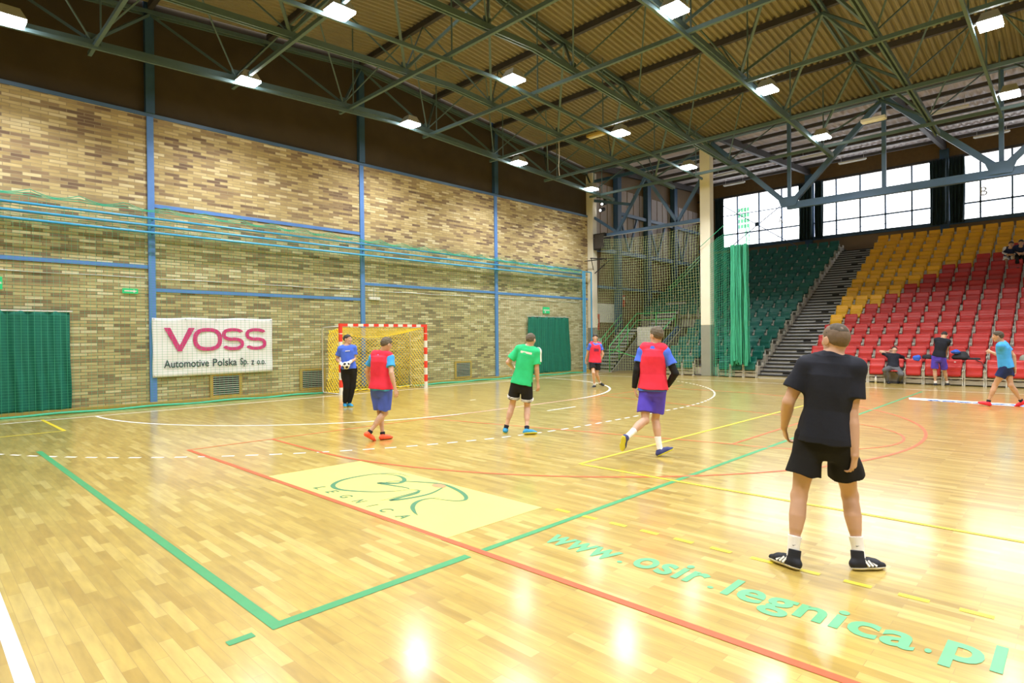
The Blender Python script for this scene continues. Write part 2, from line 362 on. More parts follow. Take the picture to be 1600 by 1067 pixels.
# grandstand roof, a little higher, pale sheets
structure(corr(12.2,24.4, 9.95, 10.75, -31, 2, 'ceiling', M['roof_pale'], per=.25, amp=.03))
structure(B().box(12.15,12.3,-31,1.3,9.5,9.98).build('trim_4', M['brown_panel']))
for x in (-12,-9,-6,-3,0,3,6,9,12):
    z = roofz(x)
    o = tag(B().bar((x,-30,z-.13),(x,1.25,z-.13),.11,.17).build('roof_purlin', M['dark_steel']), '', 'roof beam', 'dark purlins under the corrugated roof')
    nm = {-12:'nearest the camera side wall',-9:'second from the camera side wall',-6:'third from the camera side wall',-3:'just left of the roof ridge',0:'at the roof ridge',3:'just right of the roof ridge',6:'second right of the roof ridge',9:'third right of the roof ridge',12:'along the edge of the grandstand'}[x]
    o['label'] = 'dark steel purlin under the tan corrugated roof, '+nm
# ---- roof trusses, three-cornered, across the hall every six metres
def zt(x): return 10.38-.092*abs(x)
def zb(x): return 8.42-.053*abs(x)
def truss(yc, label, sides=(-1,1)):
    t = thing('roof_truss', label, 'roof truss', (0,yc,0), 0, 'grey green roof trusses')
    for s in (-.07,.07):
        pts=[(-12,s,zt(12)),(0,s,zt(0)),(12,s,zt(12))]
        b=B(); b.bar(pts[0],pts[1],.05,.10); b.bar(pts[1],pts[2],.05,.10); b.build('top_chord', M['green_steel'], t)
    nodes=[-10.5,-7.5,-4.5,-1.5,1.5,4.5,7.5,10.5]
    for sd in sides:
        y=1.5*sd; b=B(); xs=[-12]+[0]+[12]
        for dx in (-.045,.045):
            b.bar((-12,y+dx,zb(12)),(0,y+dx,zb(0)),.04,.13); b.bar((0,y+dx,zb(0)),(12,y+dx,zb(12)),.04,.13)
        b.build('bottom_chord', M['green_steel'], t)
        for x in nodes:
            for k in (-1.5,1.5):
                if abs(x+k) > 12.01: continue
                B().bar((x,y,zb(x)+.05),(x+k,0,zt(x+k)-.03),.062,.062).build('web_brace', M['green_steel'], t)
            # stay up to the purlins outside the truss
            for k in (-1.5,1.5):
                if abs(x+k) > 12.01: continue
                B().tube([(x,y,zb(x)+.05),(x+k,y+1.2*sd,roofz(x+k)-.18)], .022, 5).build('stay_rod', M['green_steel'], t)
            B().box(x-.10,x+.10,y-.02,y+.02,zb(x)-.02,zb(x)+.22).build('gusset_plate', M['green_steel'], t)
    return t
truss(1.25, 'roof truss running along the top of the brick end wall', (-1,))
truss(-4.75, 'grey green three-cornered roof truss, second from the brick end wall')
truss(-10.75, 'grey green three-cornered roof truss, third from the brick end wall, carrying a white light box')
truss(-16.75, 'grey green roof truss above the photographer, top right of the picture')
# cross ties running along the hall under the bottom chords
for x,nm in ((-7.5,'leftmost'),(-4.5,'second from the left'),(-1.5,'third from the left, left of the ridge'),(1.5,'fourth from the left, right of the ridge'),(4.5,'fifth from the left'),(7.5,'second from the grandstand'),(10.5,'nearest the grandstand')):
    z=zb(x)-.16
    b=B(); b.bar((x,-24,z),(x,-.05,z),.07,.09)
    tag(b.build('tie_beam', M['green_steel']), 'grey green tie beam under the trusses, '+nm, 'roof beam', 'tie beams under the trusses')
# lamp rails and floodlights
railY=(-.62,-4.95,-9.4,-13.85,-18.3,-22.75)
rn=('beside the brick wall','second from the brick wall','third from the brick wall','fourth from the brick wall','fifth from the brick wall','farthest from the brick wall')
def rz_(x): return 8.12-.042*abs(x)
fx=(-8.91,-4.46,.36,5.11,9.45); fn=('farthest left','second from the left','middle','fourth from the left','nearest the grandstand')
lamp0=None; ld=None
for i,(y,n_) in enumerate(zip(railY,rn)):
    b=B(); b.bar((-12,y,rz_(12)),(0,y,rz_(0)),.06,.08); b.bar((0,y,rz_(0)),(11.1,y,rz_(11.1)),.06,.08)
    rl=tag(b.build('lamp_rail', M['green_steel']), 'thin grey green rail carrying floodlights, '+n_, 'rail', 'lamp rails under the roof')
    for x in (-7.4,-1.4,1.6,4.6,7.6,10.6):
        B().tube([(x,y,rz_(x)),(x,y,roofz(x)-.1)], .02, 5).build('hanger_rod', M['green_steel'], rl)
    for x,xn in zip(fx,fn):
        lab='glowing ceiling floodlight, %s on the rail %s'%(xn,n_)
        if lamp0 is None:
            lamp0=thing('floodlight', lab, 'ceiling light', (0,0,0), 0, 'ceiling floodlights')
            b=B(); b.add([(-.24,-.2,0),(.24,-.2,0),(.24,.2,0),(-.24,.2,0),(-.14,-.13,.20),(.14,-.13,.20),(.14,.13,.20),(-.14,.13,.20)],[(0,1,5,4),(1,2,6,5),(2,3,7,6),(3,0,4,7),(4,5,6,7)]); b.bar((0,0,.18),(0,.30,.03),.05,.03)
            hs=b.build('housing', M['lamp_body'], lamp0)
            B().box(-.23,.23,-.19,.19,-.05,-.002).build('lamp_glass', M['lamp_face'], lamp0)
            ld=bpy.data.lights.new('floodlight_beam','AREA'); ld.shape='RECTANGLE'; ld.size=.5; ld.size_y=.42; ld.energy=LAMP_W; ld.color=(1,.99,.97); ld.spread=math.radians(132)
            lo=bpy.data.objects.new('floodlight_beam', ld); COL.objects.link(lo); lo.parent=lamp0; lo.location=(0,0,-.055)
            l=lamp0
        else: l=dup(lamp0, label=lab)
        l.location=(x,y-.30,rz_(x)+.01)
# two unlit emergency light boxes and a hanging cord
for (x,y,lab) in ((5.3,-4.2,'unlit pale emergency light box under the roof, left of the front white column'),(10.3,-10.9,'pale unlit light box fixed under the third truss above the grandstand edge')):
    t=thing('light_box', lab, 'light box', (x,y,8.15))
    B().box(-.12,.12,-.33,.33,-.04,.05).build('box_body', M['wood_frame'] if x<6 else M['plastic_white'], t, bevel=.01); B().box(-.05,.05,-.28,.28,-.07,-.041).build('diffuser', M['plastic_white'], t)
tag(B().tube([(4.6,-3.2,8.1),(4.62,-3.2,7.6),(4.58,-3.2,7.2),(4.62,-3.2,6.9)],.012,5).build('hanging_cord', M['plastic_white']), 'thin white cord hanging from the roof truss', 'cord')
# skylight seen at the top edge
t=thing('roof_skylight','bright white skylight panel in the corrugated roof at the top edge of the picture','skylight',(-.95,-4.25,roofz(1)-.12))
B().box(-.45,.45,-.5,.5,0,.02).build('pane', mat('skylight_pane',(.9,.95,1),.3,emit=((.9,.96,1),4)), t)
b=B(); [b.box(*q) for q in ((-.5,-.45,-.55,.55,-.03,.03),(.45,.5,-.55,.55,-.03,.03),(-.5,.5,-.55,-.5,-.03,.03),(-.5,.5,.5,.55,-.03,.03))]; b.build('frame', M['galv'], t)

# ---- white columns at the grandstand edge
def column(x0,x1,y0,y1,h,lab):
    t=thing('concrete_column', lab, 'column', ((x0+x1)/2,(y0+y1)/2,0), 0, 'white concrete columns'); a=(x1-x0)/2; c=(y1-y0)/2
    B().box(-a,a,-c,c,2.05,h).build('white_shaft', M['concrete_white'], t, bevel=.015)
    B().box(-a,a,-c,c,0,2.05).build('grey_base', M['concrete_grey'], t, bevel=.015)
    return t
column(12.12,12.45,-4.76,-4.33,9.45,'tall white concrete column with grey base in front of the green seats')
column(12.12,12.45,1.0,1.46,9.3,'tall white concrete column with grey base at the corner of the brick wall')
column(12.12,12.45,-22.9,-22.45,9.4,'white concrete column beyond the right edge of the picture')
# ---- grandstand girder, deep blue truss carrying the roof edge
XG=12.28
def girder(name,lab,parts):
    t=thing(name,lab,'steel truss')
    for pn_,a,b_,w_,h_,m_ in parts:
        B().bar((XG,a[0],a[1]),(XG,b_[0],b_[1]),w_,h_,up=(1,0,0)).build(pn_, M[m_], t)
    return t
P_=[('top_chord',(1.2,9.45),(-30,9.45),.18,.2,'green_steel'),('bottom_chord',(-7.68,6.34),(-19.8,6.34),.24,.18,'blue_steel')]
for a,b_ in (((-4.7,9.4),(-7.75,6.34)),((-7.75,6.34),(-10.75,9.4)),((-10.75,9.4),(-13.75,6.42)),((-13.75,6.42),(-16.75,9.4)),((-16.75,9.4),(-19.75,6.34)),((-19.75,6.34),(-22.7,9.4))): P_.append(('diagonal',a,b_,.17,.16,'blue_steel'))
for y in (-7.75,-10.75,-13.75,-16.75,-19.75): P_.append(('upright',(y,9.5),(y,6.4),.12,.10,'blue_steel'))
gd=girder('roof_girder','deep blue steel girder with V struts hanging above the grandstand front',P_)
for y in (-7.75,-13.75): B().add([(XG-.13,y-.25,6.30),(XG-.13,y+.25,6.30),(XG-.13,y+.38,6.66),(XG-.13,y-.38,6.66),(XG-.125,y-.25,6.30),(XG-.125,y+.25,6.30),(XG-.125,y+.38,6.66),(XG-.125,y-.38,6.66)],[(0,1,2,3),(7,6,5,4),(0,4,5,1),(1,5,6,2),(2,6,7,3),(3,7,4,0)]).build('gusset_plate',M['blue_steel'],gd)
P_=[('bottom_chord',(1.15,6.30),(-4.35,6.33),.14,.16,'blue_steel')]
for a,b_ in (((1.0,7.2),(-.25,6.36)),((-.25,6.36),(-1.75,8.6)),((-1.75,8.6),(-3.25,6.4)),((-3.25,6.4),(-4.33,8.0)),((1.0,8.0),(-1.0,7.5))): P_.append(('diagonal',a,b_,.12,.10,'blue_steel'))
P_.append(('middle_chord',(1.0,8.9),(-4.35,8.9),.12,.12,'navy_steel'))
girder('corner_girder','shallow blue steel girder between the two white columns',P_)
# ---- grandstand shell: side wall, window wall, roof beams
ws=structure(B().box(12.3,24.3,1.75,1.95,0,11).build('wall_right_side', M['side_panel']))
ws.name='wall_right'
B().box(12.46,24.0,1.71,1.75,5.95,9.2).build('window_lit_cladding', M['side_lit'], ws)
for x in [12.5+.6*i for i in range(20)]: B().box(x,x+.03,1.69,1.71,5.95,9.2).build('cladding_joint', M['side_panel'], ws)
B().box(12.48,14.9,1.69,1.75,2.33,3.27).build('white_wall_board', M['plastic_white'], ws)
for x in (15,17.85,20.75):
    structure(B().box(x-.17,x+.17,1.42,1.70,0,10.2).build('trim_5', M['navy_steel']))
for a,b_,z,h in ((12.5,23.9,5.9,.20),(15,23.9,7.9,.16),(12.5,23.9,4.07,.12)):
    structure(B().box(a,b_,1.5,1.68,z-h/2,z+h/2).build('trim_6', M['blue_steel']))
for a,b_ in (((15.2,7.8),(16.0,6.0)),((16.0,6.0),(16.8,7.8)),((18.0,7.8),(18.85,6.0)),((18.85,6.0),(19.7,7.8)),((20.9,7.8),(21.6,6.0)),((21.6,6.0),(22.4,7.8))):
    structure(B().bar((a[0],1.55,a[1]),(b_[0],1.55,b_[1]),.09,.09).build('trim_7', M['blue_steel']))
# window wall at the back of the grandstand
XW=24.0
ww=structure(B().box(XW,XW+.3,-31,2,0,6.86).build('wall_right_back', M['side_panel'])); ww.name='wall_right'
B().box(XW-.06,XW,-31,1.7,6.72,6.90).build('window_sill', M['navy_steel'], ww)
B().box(XW,XW+.3,-31,2,9.86,11).build('wood_band', M['wood_band'], ww)
B().box(XW,XW+.3,.5,2,6.86,9.86).build('corner_panel', M['wood_band'], ww)
B().box(XW-.08,XW,-31,1.7,9.80,9.92).build('window_head', M['dark_steel'], ww)
for k,(ya,yb) in enumerate(((-4.55,.5),(-10.55,-4.95),(-16.55,-10.95),(-22.55,-16.95),(-28.55,-22.95))):
    t=bpy.data.objects.new('window_%d'%(k+1),None); COL.objects.link(t); t.location=(XW+.05,0,0); structure(t)
    B().box(.02,.03,ya,yb,6.9,9.82).build('window_pane', M['glass'], t)
    n=round((yb-ya)/1.15)
    b=B()
    for i in range(n+1):
        y=ya+(yb-ya)*i/n; b.box(-.04,.05,y-.034,y+.034,6.9,9.82)
    b.box(-.04,.05,ya,yb,7.60,7.67); b.box(-.03,.05,ya,yb,8.75,8.79)
    b.build('window_frame', M['blue_steel'], t)
    b=B(); b.tube([(-.25,ya,7.12),(-.25,yb,7.12)],.012,5); b.build('guard_wire', M['navy_steel'], t)
for y in (-4.75,-10.75,-16.75,-22.75):
    structure(B().box(XW-.15,XW+.1,y-.18,y+.18,5.9,10.3).build('trim_8', M['navy_steel']))
for y,ch,k in ((-12.2,'B',3),(-3.25,'A',1)):
    me=text_mesh(ch,.5,.004); fit_text(me, y+.13, y-.13, 7.88, 8.27, lambda a,b_,z:(XW-.02+z,a,b_))
    obj('sector_letter', me, M['galv'], bpy.data.objects['window_%d'%k])
    bpy.data.objects['sector_letter' if ch=='B' else 'sector_letter.001'].location=(-(XW+.05),0,0)
# cross bracing with a centre plate in front of the first window
t=thing('cross_brace','thin blue steel cross brace with square centre plate before the left window','brace')
for a,b_ in (((.37,9.6),(-4.14,6.47)),((-.35,6.83),(-3.76,9.17))): B().tube([(23.90,a[0],a[1]),(23.90,b_[0],b_[1])],.025,6).build('brace_rod',M['blue_steel'],t)
B().box(23.89,23.95,-2.07,-1.85,7.90,8.12).build('centre_plate',M['navy_steel'],t)
# dark curtains bunched at the window columns
def curtain(ya,yb,za,zb_,lab,seed,taper=0):
    r=random.Random(seed); ph=r.random()*6
    def fn(u,v):
        wv=math.sin(u*26+ph+v*1.5)+.5*math.sin(u*51+v*3); c=(ya+yb)/2
        return (23.72+.06*wv, c+(ya+(yb-ya)*u-c)*(1-taper*math.sin(v*2.6)), za+(zb_-za)*v)
    o=obj('window_curtain', grid_mesh(fn,60,14), M['curtain_dark'], smooth=True); solid(o,.012)
    return tag(o,lab,'curtain','dark curtains between the upper windows')
curtain(-4.98,-4.28,6.75,9.8,'dark teal curtain bunched left of the first column between the upper windows',1,.05)
curtain(-5.5,-5.12,6.75,9.8,'narrow dark teal curtain right of the first column between the upper windows',2,-.15)
curtain(-10.85,-10.2,6.75,9.8,'dark teal curtain bunched left of the second column between the upper windows',3,.05)
curtain(-11.5,-11.0,6.75,9.8,'dark teal curtain right of the second column between the upper windows, beside letter B',4,-.2)
curtain(-.1,.48,6.75,9.8,'dark teal curtain at the far left end of the upper windows',5,.1)
# beams and tube lights under the grandstand roof
for y,nm in ((1.25,'along the side wall'),(-4.75,'above the front white column'),(-10.75,'in the middle of the stand'),(-16.75,'at the right edge')):
    tag(B().bar((12.3,y,9.72),(24,y,10.42),.16,.30).build('roof_beam',M['dark_steel']),'dark sloping roof beam over the grandstand, '+nm,'roof beam','sloping beams over the grandstand')
for x in (13.6,15.2,16.8,18.4,20,21.6,23.2):
    z=9.95+(x-12.2)*.0656-.125
    tag(B().bar((x,-30,z),(x,1.6,z),.10,.14).build('stand_purlin',M['dark_steel']),'dark purlin under the pale grandstand roof, '+('number %s back from the hall edge'%{13.6:'one',15.2:'two',16.8:'three',18.4:'four',20:'five',21.6:'six',23.2:'seven'}[x]),'roof beam','purlins under the grandstand roof')
tube0=None
for x,y,nm in ((22.6,-1.2,'farthest left'),(19.5,-6.4,'second from the left'),(22.6,-7.2,'over the green seats at the back'),(16.5,-11.9,'over the middle'),(22.6,-12.6,'at the right, near the window wall'),(19.5,-2.2,'behind the front white column')):
    lab='long white tube lamp under the grandstand roof, '+nm
    if tube0 is None:
        tube0=thing('tube_lamp',lab,'tube light',(0,0,0),0,'tube lamps over the grandstand')
        B().box(-.06,.06,-.62,.62,0,.06).build('lamp_body',M['plastic_white'],tube0); B().tube([(0,-.58,-.03),(0,.58,-.03)],.02,8).build('tube',M['plastic_white'],tube0); t=tube0
        B().tube([(0,-.5,.06),(0,-.5,.55)],.008,5).build('hanger_rod',M['galv'],tube0); B().tube([(0,.5,.06),(0,.5,.55)],.008,5).build('hanger_rod',M['galv'],tube0)
    else: t=dup(tube0,label=lab)
    t.location=(x,y,9.95+(x-12.2)*.0656-.42)
# floodlight tower outside, seen through the left window
t=thing('floodlight_mast','distant green stadium floodlight mast seen outside through the left window','floodlight mast',(70,18.1,0))
for dy in (-.75,-.35): B().tube([(0,dy,0),(0,dy,16.3)],.07,6).build('mast_leg',M['line_green'],t)
for z in range(2,16,1): B().tube([(0,-.75,z),(0,-.35,z+1)],.04,5).build('mast_lacing',M['line_green'],t)
for i in range(4):
    for j in range(4): B().box(-.1,.1,-.75+.42*i,-.45+.42*i,16.3+.75*j,16.8+.75*j).build('lamp_head',M['line_green'],t)
B().bar((0,-.75,10),(0,1.9,14.5),.05,.05).build('stay',M['line_green'],t)

# ============================================================ THINGS ON AND AT THE END WALL
# banner
t=thing('wall_banner','white vinyl banner with magenta VOSS lettering hanging on the brick wall','banner',(-4.53,YW-.07,1.47))
W_,H_=3.03,1.5
o=obj('cloth',grid_mesh(lambda u,v:((u-.5)*W_*(1+.004*math.sin(v*9)),-.012-.008*math.sin(u*23+v*5)*(v*(1-v)*4)**.5-.006*math.sin(u*9-v*14),(v-.5)*H_-.01*math.sin(u*math.pi*5)*v+.02*(u-.5)),60,24),M['vinyl'],t,smooth=True); solid(o,.004)
def stroke_ring(b,cx,cz,rx,rz,t_,a0,a1,y=-.032,n=40,pw=2.6):
    vs=[]
    for i in range(n+1):
        a=math.radians(a0+(a1-a0)*i/n); c,s_=math.cos(a),math.sin(a)
        q=(abs(c)**pw+abs(s_)**pw)**(-1/pw)
        for k in (1,0):
            vs.append((cx+(rx-t_*.9*k)*c*q, y, cz+(rz-t_*.8*k)*s_*q))
    b.add(vs,[(2*i,2*i+1,2*i+3,2*i+2) for i in range(n)])
zc=.19; hh=.30
def letter(b): return solid(b.build('magenta_letter',M['magenta'],t),.004)
b=B(); x0=-1.26
for s_,xa in ((1,x0),(-1,x0+.72)):
    b.add([(xa,-.034-.0005*(s_>0),zc+hh),(xa+.145*s_,-.034-.0005*(s_>0),zc+hh),(xa+s_*.43,-.034-.0005*(s_>0),zc-hh),(xa+s_*.31,-.034-.0005*(s_>0),zc-hh)],[(0,1,2,3)])
letter(b)
b=B(); stroke_ring(b,x0+1.04,zc,.36,hh,.115,0,360,n=64); letter(b)
for cx in (x0+1.69,x0+2.31):
    b=B(); r=.172
    stroke_ring(b,cx,zc+hh-r+.0,.29,r,.105,28,270,n=36,pw=2.4); stroke_ring(b,cx,zc-hh+r,.29,r,.105,90,-152,y=-.0325,n=36,pw=2.4); letter(b)
for wd_,xa,xb,za in (('Automotive',-1.27,-.20,-.53),('Polska',-.10,.52,-.53),('Sp.',.61,.83,-.575),('z',.91,.99,-.53),('o.o.',1.07,1.31,-.53)):
    me=text_mesh(wd_,.2,.002,.002); fit_text(me,xa,xb,za,-.33 if wd_ not in ('z','o.o.') else -.41,lambda a,b_,z:(a,-.034-z,b_)); obj('small_print',me,M['ink'],t)
for x in (-1.48,-.75,0,.75,1.48):
    for z in (.72,-.72): B().tube([(x,-.03,z),(x,-.02,z)],.014,10).build('eyelet',M['galv'],t)
# ventilation grilles
vent0=None
for x,z,lab in ((-4.27,.41,'wood framed ventilation grille low in the brick wall under the banner'),(-1.75,.43,'wood framed ventilation grille low in the brick wall left of the goal'),(4.27,.44,'wood framed ventilation grille low in the brick wall right of the goal'),(1.0,.44,'wood framed ventilation grille seen through the goal net')):
    if vent0 is None:
        vent0=t=thing('ventilation_grille',lab,'vent',(0,0,0),0,'grilles low in the brick wall')
        b=B(); b.box(-.42,.42,-.05,0,-.32,-.26); b.box(-.42,.42,-.05,0,.26,.32); b.box(-.42,-.34,-.05,0,-.26,.26); b.box(.34,.42,-.05,0,-.26,.26); b.build('wood_frame',M['wood_frame'],t,bevel=.005)
        B().box(-.34,.34,-.012,-.002,-.26,.26).build('dark_back',M['black'],t)
        for i in range(9): B().box(-.34,.34,-.045,-.03,-.235+.057*i,-.215+.057*i).build('slat',M['galv'],t)
    else: t=dup(vent0,label=lab)
    t.location=(x,YW,z)
# signs
def sign(name,lab,x0,x1,z0,z1,draw):
    t=thing(name,lab,'sign',((x0+x1)/2,YW-.03,(z0+z1)/2)); w_=(x1-x0)/2; h=(z1-z0)/2
    B().box(-w_,w_,-.015,.015,-h,h).build('panel',M['sign_green'],t); draw(t,w_,h); return t
def arrow(t,w_,h):
    b=B(); b.add([(-w_*.8,-.018,-h*.25),(w_*.4,-.018,-h*.25),(w_*.4,-.018,-h*.7),(w_*.85,-.018,0),(w_*.4,-.018,h*.7),(w_*.4,-.018,h*.25),(-w_*.8,-.018,h*.25)],[(0,1,2,3,4,5,6)]); solid(b.build('white_arrow',M['plastic_white'],t),.002)
sign('arrow_sign','small green direction sign with white arrow on the brick wall, left of the first blue post','',0,0,0,0) if 0 else sign('arrow_sign','small green sign with a white arrow on the brick wall above the left drape',-6.66,-6.33,2.80,2.92,arrow)
def door_sym(t,w_,h):
    B().box(-w_*.9,w_*.9,-.018,-.015,-.02,.03).build('white_stripe',M['plastic_white'],t)
    b=B(); b.box(-w_*.55,-w_*.2,-.018,-.015,-h*.8,-.05); b.build('white_door_symbol',M['plastic_white'],t)
sign('exit_sign','green exit sign above the right green drape on the brick wall',8.85,9.28,2.66,2.93,door_sym)
sign('exit_sign','green edge of a sign at the far left of the brick wall',-9.2,-8.88,2.78,3.05,door_sym)
t=thing('emergency_lamp','white oblong emergency lamp on the brick wall beside the middle blue post','wall lamp',(.43,YW-.03,2.95)); B().box(-.21,.21,-.04,.03,-.045,.05).build('lamp_case',M['plastic_white'],t,bevel=.01); B().tube([(0,0,.05),(0,0,.42)],.008,5).build('cable_drop',M['galv'],t)
b=B(); b.tube([(-12+24*i/40,YW-.02,3.20+.008*math.sin(i*1.7)) for i in range(41)],.010,5); tag(b.build('wall_cable',M['galv']),'thin pale cable running along the brick wall below the blue beams','cable')
# green drapes over the doors
def drape(x0,x1,z0,z1,lab,slant=0):
    t=thing('door_drape',lab,'drape',((x0+x1)/2,YW-.12,0),0,'green drapes on the end wall')
    w_=x1-x0
    def fn(u,v):
        f=math.sin(u*40+1.3*math.sin(v*3))+.6*math.sin(u*73+v*4); sp=(1-v)
        return ((u-.5)*w_+.10*slant*sp*(u-.2)+.02*math.sin(v*7)*sp, .035*f*(.4+.6*sp)-.03*sp, z0+(z1-z0)*v+.02*math.sin(u*6)*(1-v))
    o=obj('drape_cloth',grid_mesh(fn,110,20),M['drape'],t,smooth=True); solid(o,.006)
    B().tube([(-w_/2-.05,0,z1),(w_/2+.05,0,z1)],.018,8).build('curtain_rail',M['galv'],t)
    return t
drape(-9.9,-7.72,.06,2.32,'dark green drape over the doorway at the left of the brick wall')
drape(7.8,10.5,.05,2.50,'bright green drape over the doorway right of the green shirted player',1.2)
# blue net pipes, and the netting that hangs from them to the floor
YN=.99
for z,nm in ((4.65,'uppermost'),(4.475,'middle'),(4.30,'lowest')):
    b=B(); b.tube([(-12,YN,z),(11.25,YN,z)],.030,8)
    o=tag(b.build('net_pipe',M['cyan_pipe'],smooth=True),nm+' of three light blue pipes carrying the green net along the end wall','pipe','blue net pipes')
    for x in (-12,-6.02,0,6.05): B().bar((x,YN,z),(x,YW-.05,z),.03,.03).build('wall_bracket',M['blue_steel'],o)
t=thing('net_frame_post','light blue corner frame of pipes beside the corner white column','post',(11.33,YN,0))
for x in (0,.13,.62): B().tube([(x,0,0),(x,0,4.62)],.032,8).build('upright_pipe',M['cyan_pipe'],t)
B().tube([(0,0,4.62),(.62,0,4.62)],.028,8).build('cross_pipe',M['cyan_pipe'],t)
def net(name,origin,u,v,nu,nv,th,m_,parent=None,disp=None,sub=14,diag=False):
    """netting: one mesh of thin cords; origin + a*u + b*v, a and b in 0..1"""
    O=Vector(origin);U=Vector(u);V=Vector(v); vs=[];fs=[]; nrm=U.cross(V).normalized()
    def pt(a,b_):
        p=O+U*a+V*b_
        return p+(Vector(disp(a,b_)) if disp else Vector())
    def cord(P,side):
        n=len(vs)
        for p in P: vs.extend([p+side*th/2,p-side*th/2+nrm*th/2,p-side*th/2-nrm*th/2])
        for i in range(len(P)-1):
            for k in range(3): fs.append((n+3*i+k,n+3*i+(k+1)%3,n+3*i+3+(k+1)%3,n+3*i+3+k))
    if diag:
        N=nu+nv
        for s_ in (1,-1):
            for k in range(-nv,nu+1):
                P=[]
                for j in range(0,nv+1):
                    a=(k+j)/nu if s_>0 else (k+nv-j)/nu
                    if -1e-6<=a<=1+1e-6: P.append(pt(a,j/nv))
                if len(P)>1: cord(P,U.normalized())
    else:
        for i in range(nu+1): cord([pt(i/nu,j/sub) for j in range(sub+1)],U.normalized())
        for j in range(nv+1): cord([pt(i/(sub*2),j/nv) for i in range(sub*2+1)],V.normalized())
    me=bpy.data.meshes.new(name); me.from_pydata(vs,[],fs); me.update()
    return obj(name,me,M[m_],parent)
t=thing('safety_net','fine green safety net hanging along the whole brick end wall down to the floor','net',(0,YN,0))
net('net_mesh',(-12,-.0,4.30),(23.2,0,0),(0,0,-4.26),205,68,.0042,'net_green',t,lambda a,b_:(0,.04*math.sin(a*60)*b_,0),10)
b=B()
for k in range(2): b.tube([(-12+23.2*i/80,.02-.05*k,.025+.012*math.sin(i)) for i in range(81)],.028,6)
b.build('bottom_roll',M['net_green'],t)
for k in range(3):      # gathered netting slung between hooks above the pipes
    b=B(); n=240; pts=[]
    for i in range(n+1):
        u=i/n; a=(u*26)%1; pts.append((-12+23.2*u,-.03-.02*k,4.76-.30*max(0,(u-.30))*1.0+ (.12-.05*k)*(abs(2*a-1))**1.6-.02*k+.10*(1-u)))
    b.tube(pts,.009,5); b.build('gathered_edge',M['net_green'],t)
for k in range(3):
    net('gathered_net',(-12,.02,4.78-.175*k),(23.2,0,0),(0,0,-.20),150,4,.006,'net_green',t,lambda a,b_:(0,.03*math.sin(a*90+k),.035*math.sin(a*130+2*k)*(1-b_)),50)

# ============================================================ GOAL
t=thing('handball_goal','red and white striped handball goal with a yellow net on the goal line','goal',(0,0,0))
def striped(name,a,b_,n,first,par):
    """one square bar, painted in bands"""
    A=Vector(a);Bv=Vector(b_);b=B()
    for i in range(n): b.bar(A.lerp(Bv,i/n),A.lerp(Bv,(i+1)/n),.08,.08,mi=(i+first)%2)
    return b.build(name,[M['red'],M['goal_white']],par)
for s_ in (-1,1): striped('goal_post',(1.54*s_,0,2.0),(1.54*s_,0,.0),9,1,t); B().box(1.54*s_-.041,1.54*s_+.041,-.041,.041,1.80,2.081).build('red_corner',M['red'],t)
striped('crossbar',(-1.50,0,2.04),(1.50,0,2.04),17,0,t)
for s_ in (-1,1):
    x=1.56*s_; b=B(); b.tube([(x,.04,.03),(x+.05*s_,.88,.03),(x+.05*s_,.93,.09),(x+.05*s_,.93,1.93),(x+.05*s_,.88,1.98),(x,.04,2.0)],.02,8); b.build('side_frame',M['galv'],t,smooth=True)
B().tube([(-1.6,.92,.03),(1.6,.92,.03)],.018,8).build('ground_bar',M['galv'],t)
def back(a,b_): # the net hangs forward of the frame, sagging at its upper edge
    s_=4*a*(1-a); return (0,-.05*math.sin(b_*3.1)-.12*s_*(1-b_)*0+.05*math.sin(a*17+b_*5)*b_, -.20*s_*(1-b_)**2)
net('goal_net',(-1.48,.78,1.88),(2.96,0,0),(0,.10,-1.84),23,15,.019,'net_yellow',t,back,diag=True)
for s_ in (-1,1): net('goal_net',(1.50*s_,.04,1.97),(-.02*s_,.74,-.09),(.05*s_,0,-1.93),6,15,.017,'net_yellow',t,lambda a,b_:(.03*s_*math.sin(b_*8)*a,.10*a*b_,.0),diag=True)
net('goal_net',(-1.48,.04,1.97),(2.96,0,0),(0,.74,-.10),28,7,.011,'net_yellow',t,lambda a,b_:(0,0,-.20*4*a*(1-a)*b_*.9),diag=True)
B().tube([(-1.48+2.96*i/20,.80,1.90-.22*math.sin(math.pi*i/20)) for i in range(21)],.012,6).build('head_cord',M['net_yellow'],t)
b=B(); b.tube([(-1.5+3*i/30,.82+.05*math.sin(i*1.3),.03+.015*math.sin(i*2.1)) for i in range(31)],.022,6); b.build('net_bundle',M['net_yellow'],t)

# ============================================================ NETS AT THE GRANDSTAND EDGE
t=thing('side_net','pale green net hanging slack between the two white columns','net',(12.05,0,0))
net('net_mesh',(0,.95,6.1),(0,-5.3,0),(-.15,0,-6.0),44,52,.0075,'net_pale',t,lambda a,b_:(.08*math.sin(a*9+b_*4)*b_, (-.55*(1-a)**3*(1-b_))*1.0+.05*math.sin(b_*9)*a,-.15*math.sin(a*math.pi)*(1-b_)))
B().tube([(0,1.1,6.2),(0,-4.4,6.2)],.01,5).build('head_wire',M['galv'],t)
t=thing('side_net','dark green net hanging right of the front white column before the green seats','net',(12.0,0,0))
net('net_mesh',(0,-4.8,5.25),(0,-.9,.55),(0,0,-5.2),14,60,.010,'net_green',t,lambda a,b_:(.10*math.sin(a*14)*(.3+b_),0,-.55*a*b_))
B().tube([(0,-4.4,5.2),(0,-6.23,6.55)],.012,5).build('head_wire',M['net_green'],t)
B().tube([(0,-6.23,6.55),(0,-6.23,5)],.012,5).build('drop_cord',M['net_green'],t)
t=thing('gathered_net_bundle','thick bundle of gathered bright green netting hanging before the green seats','net',(12.0,-5.98,0))
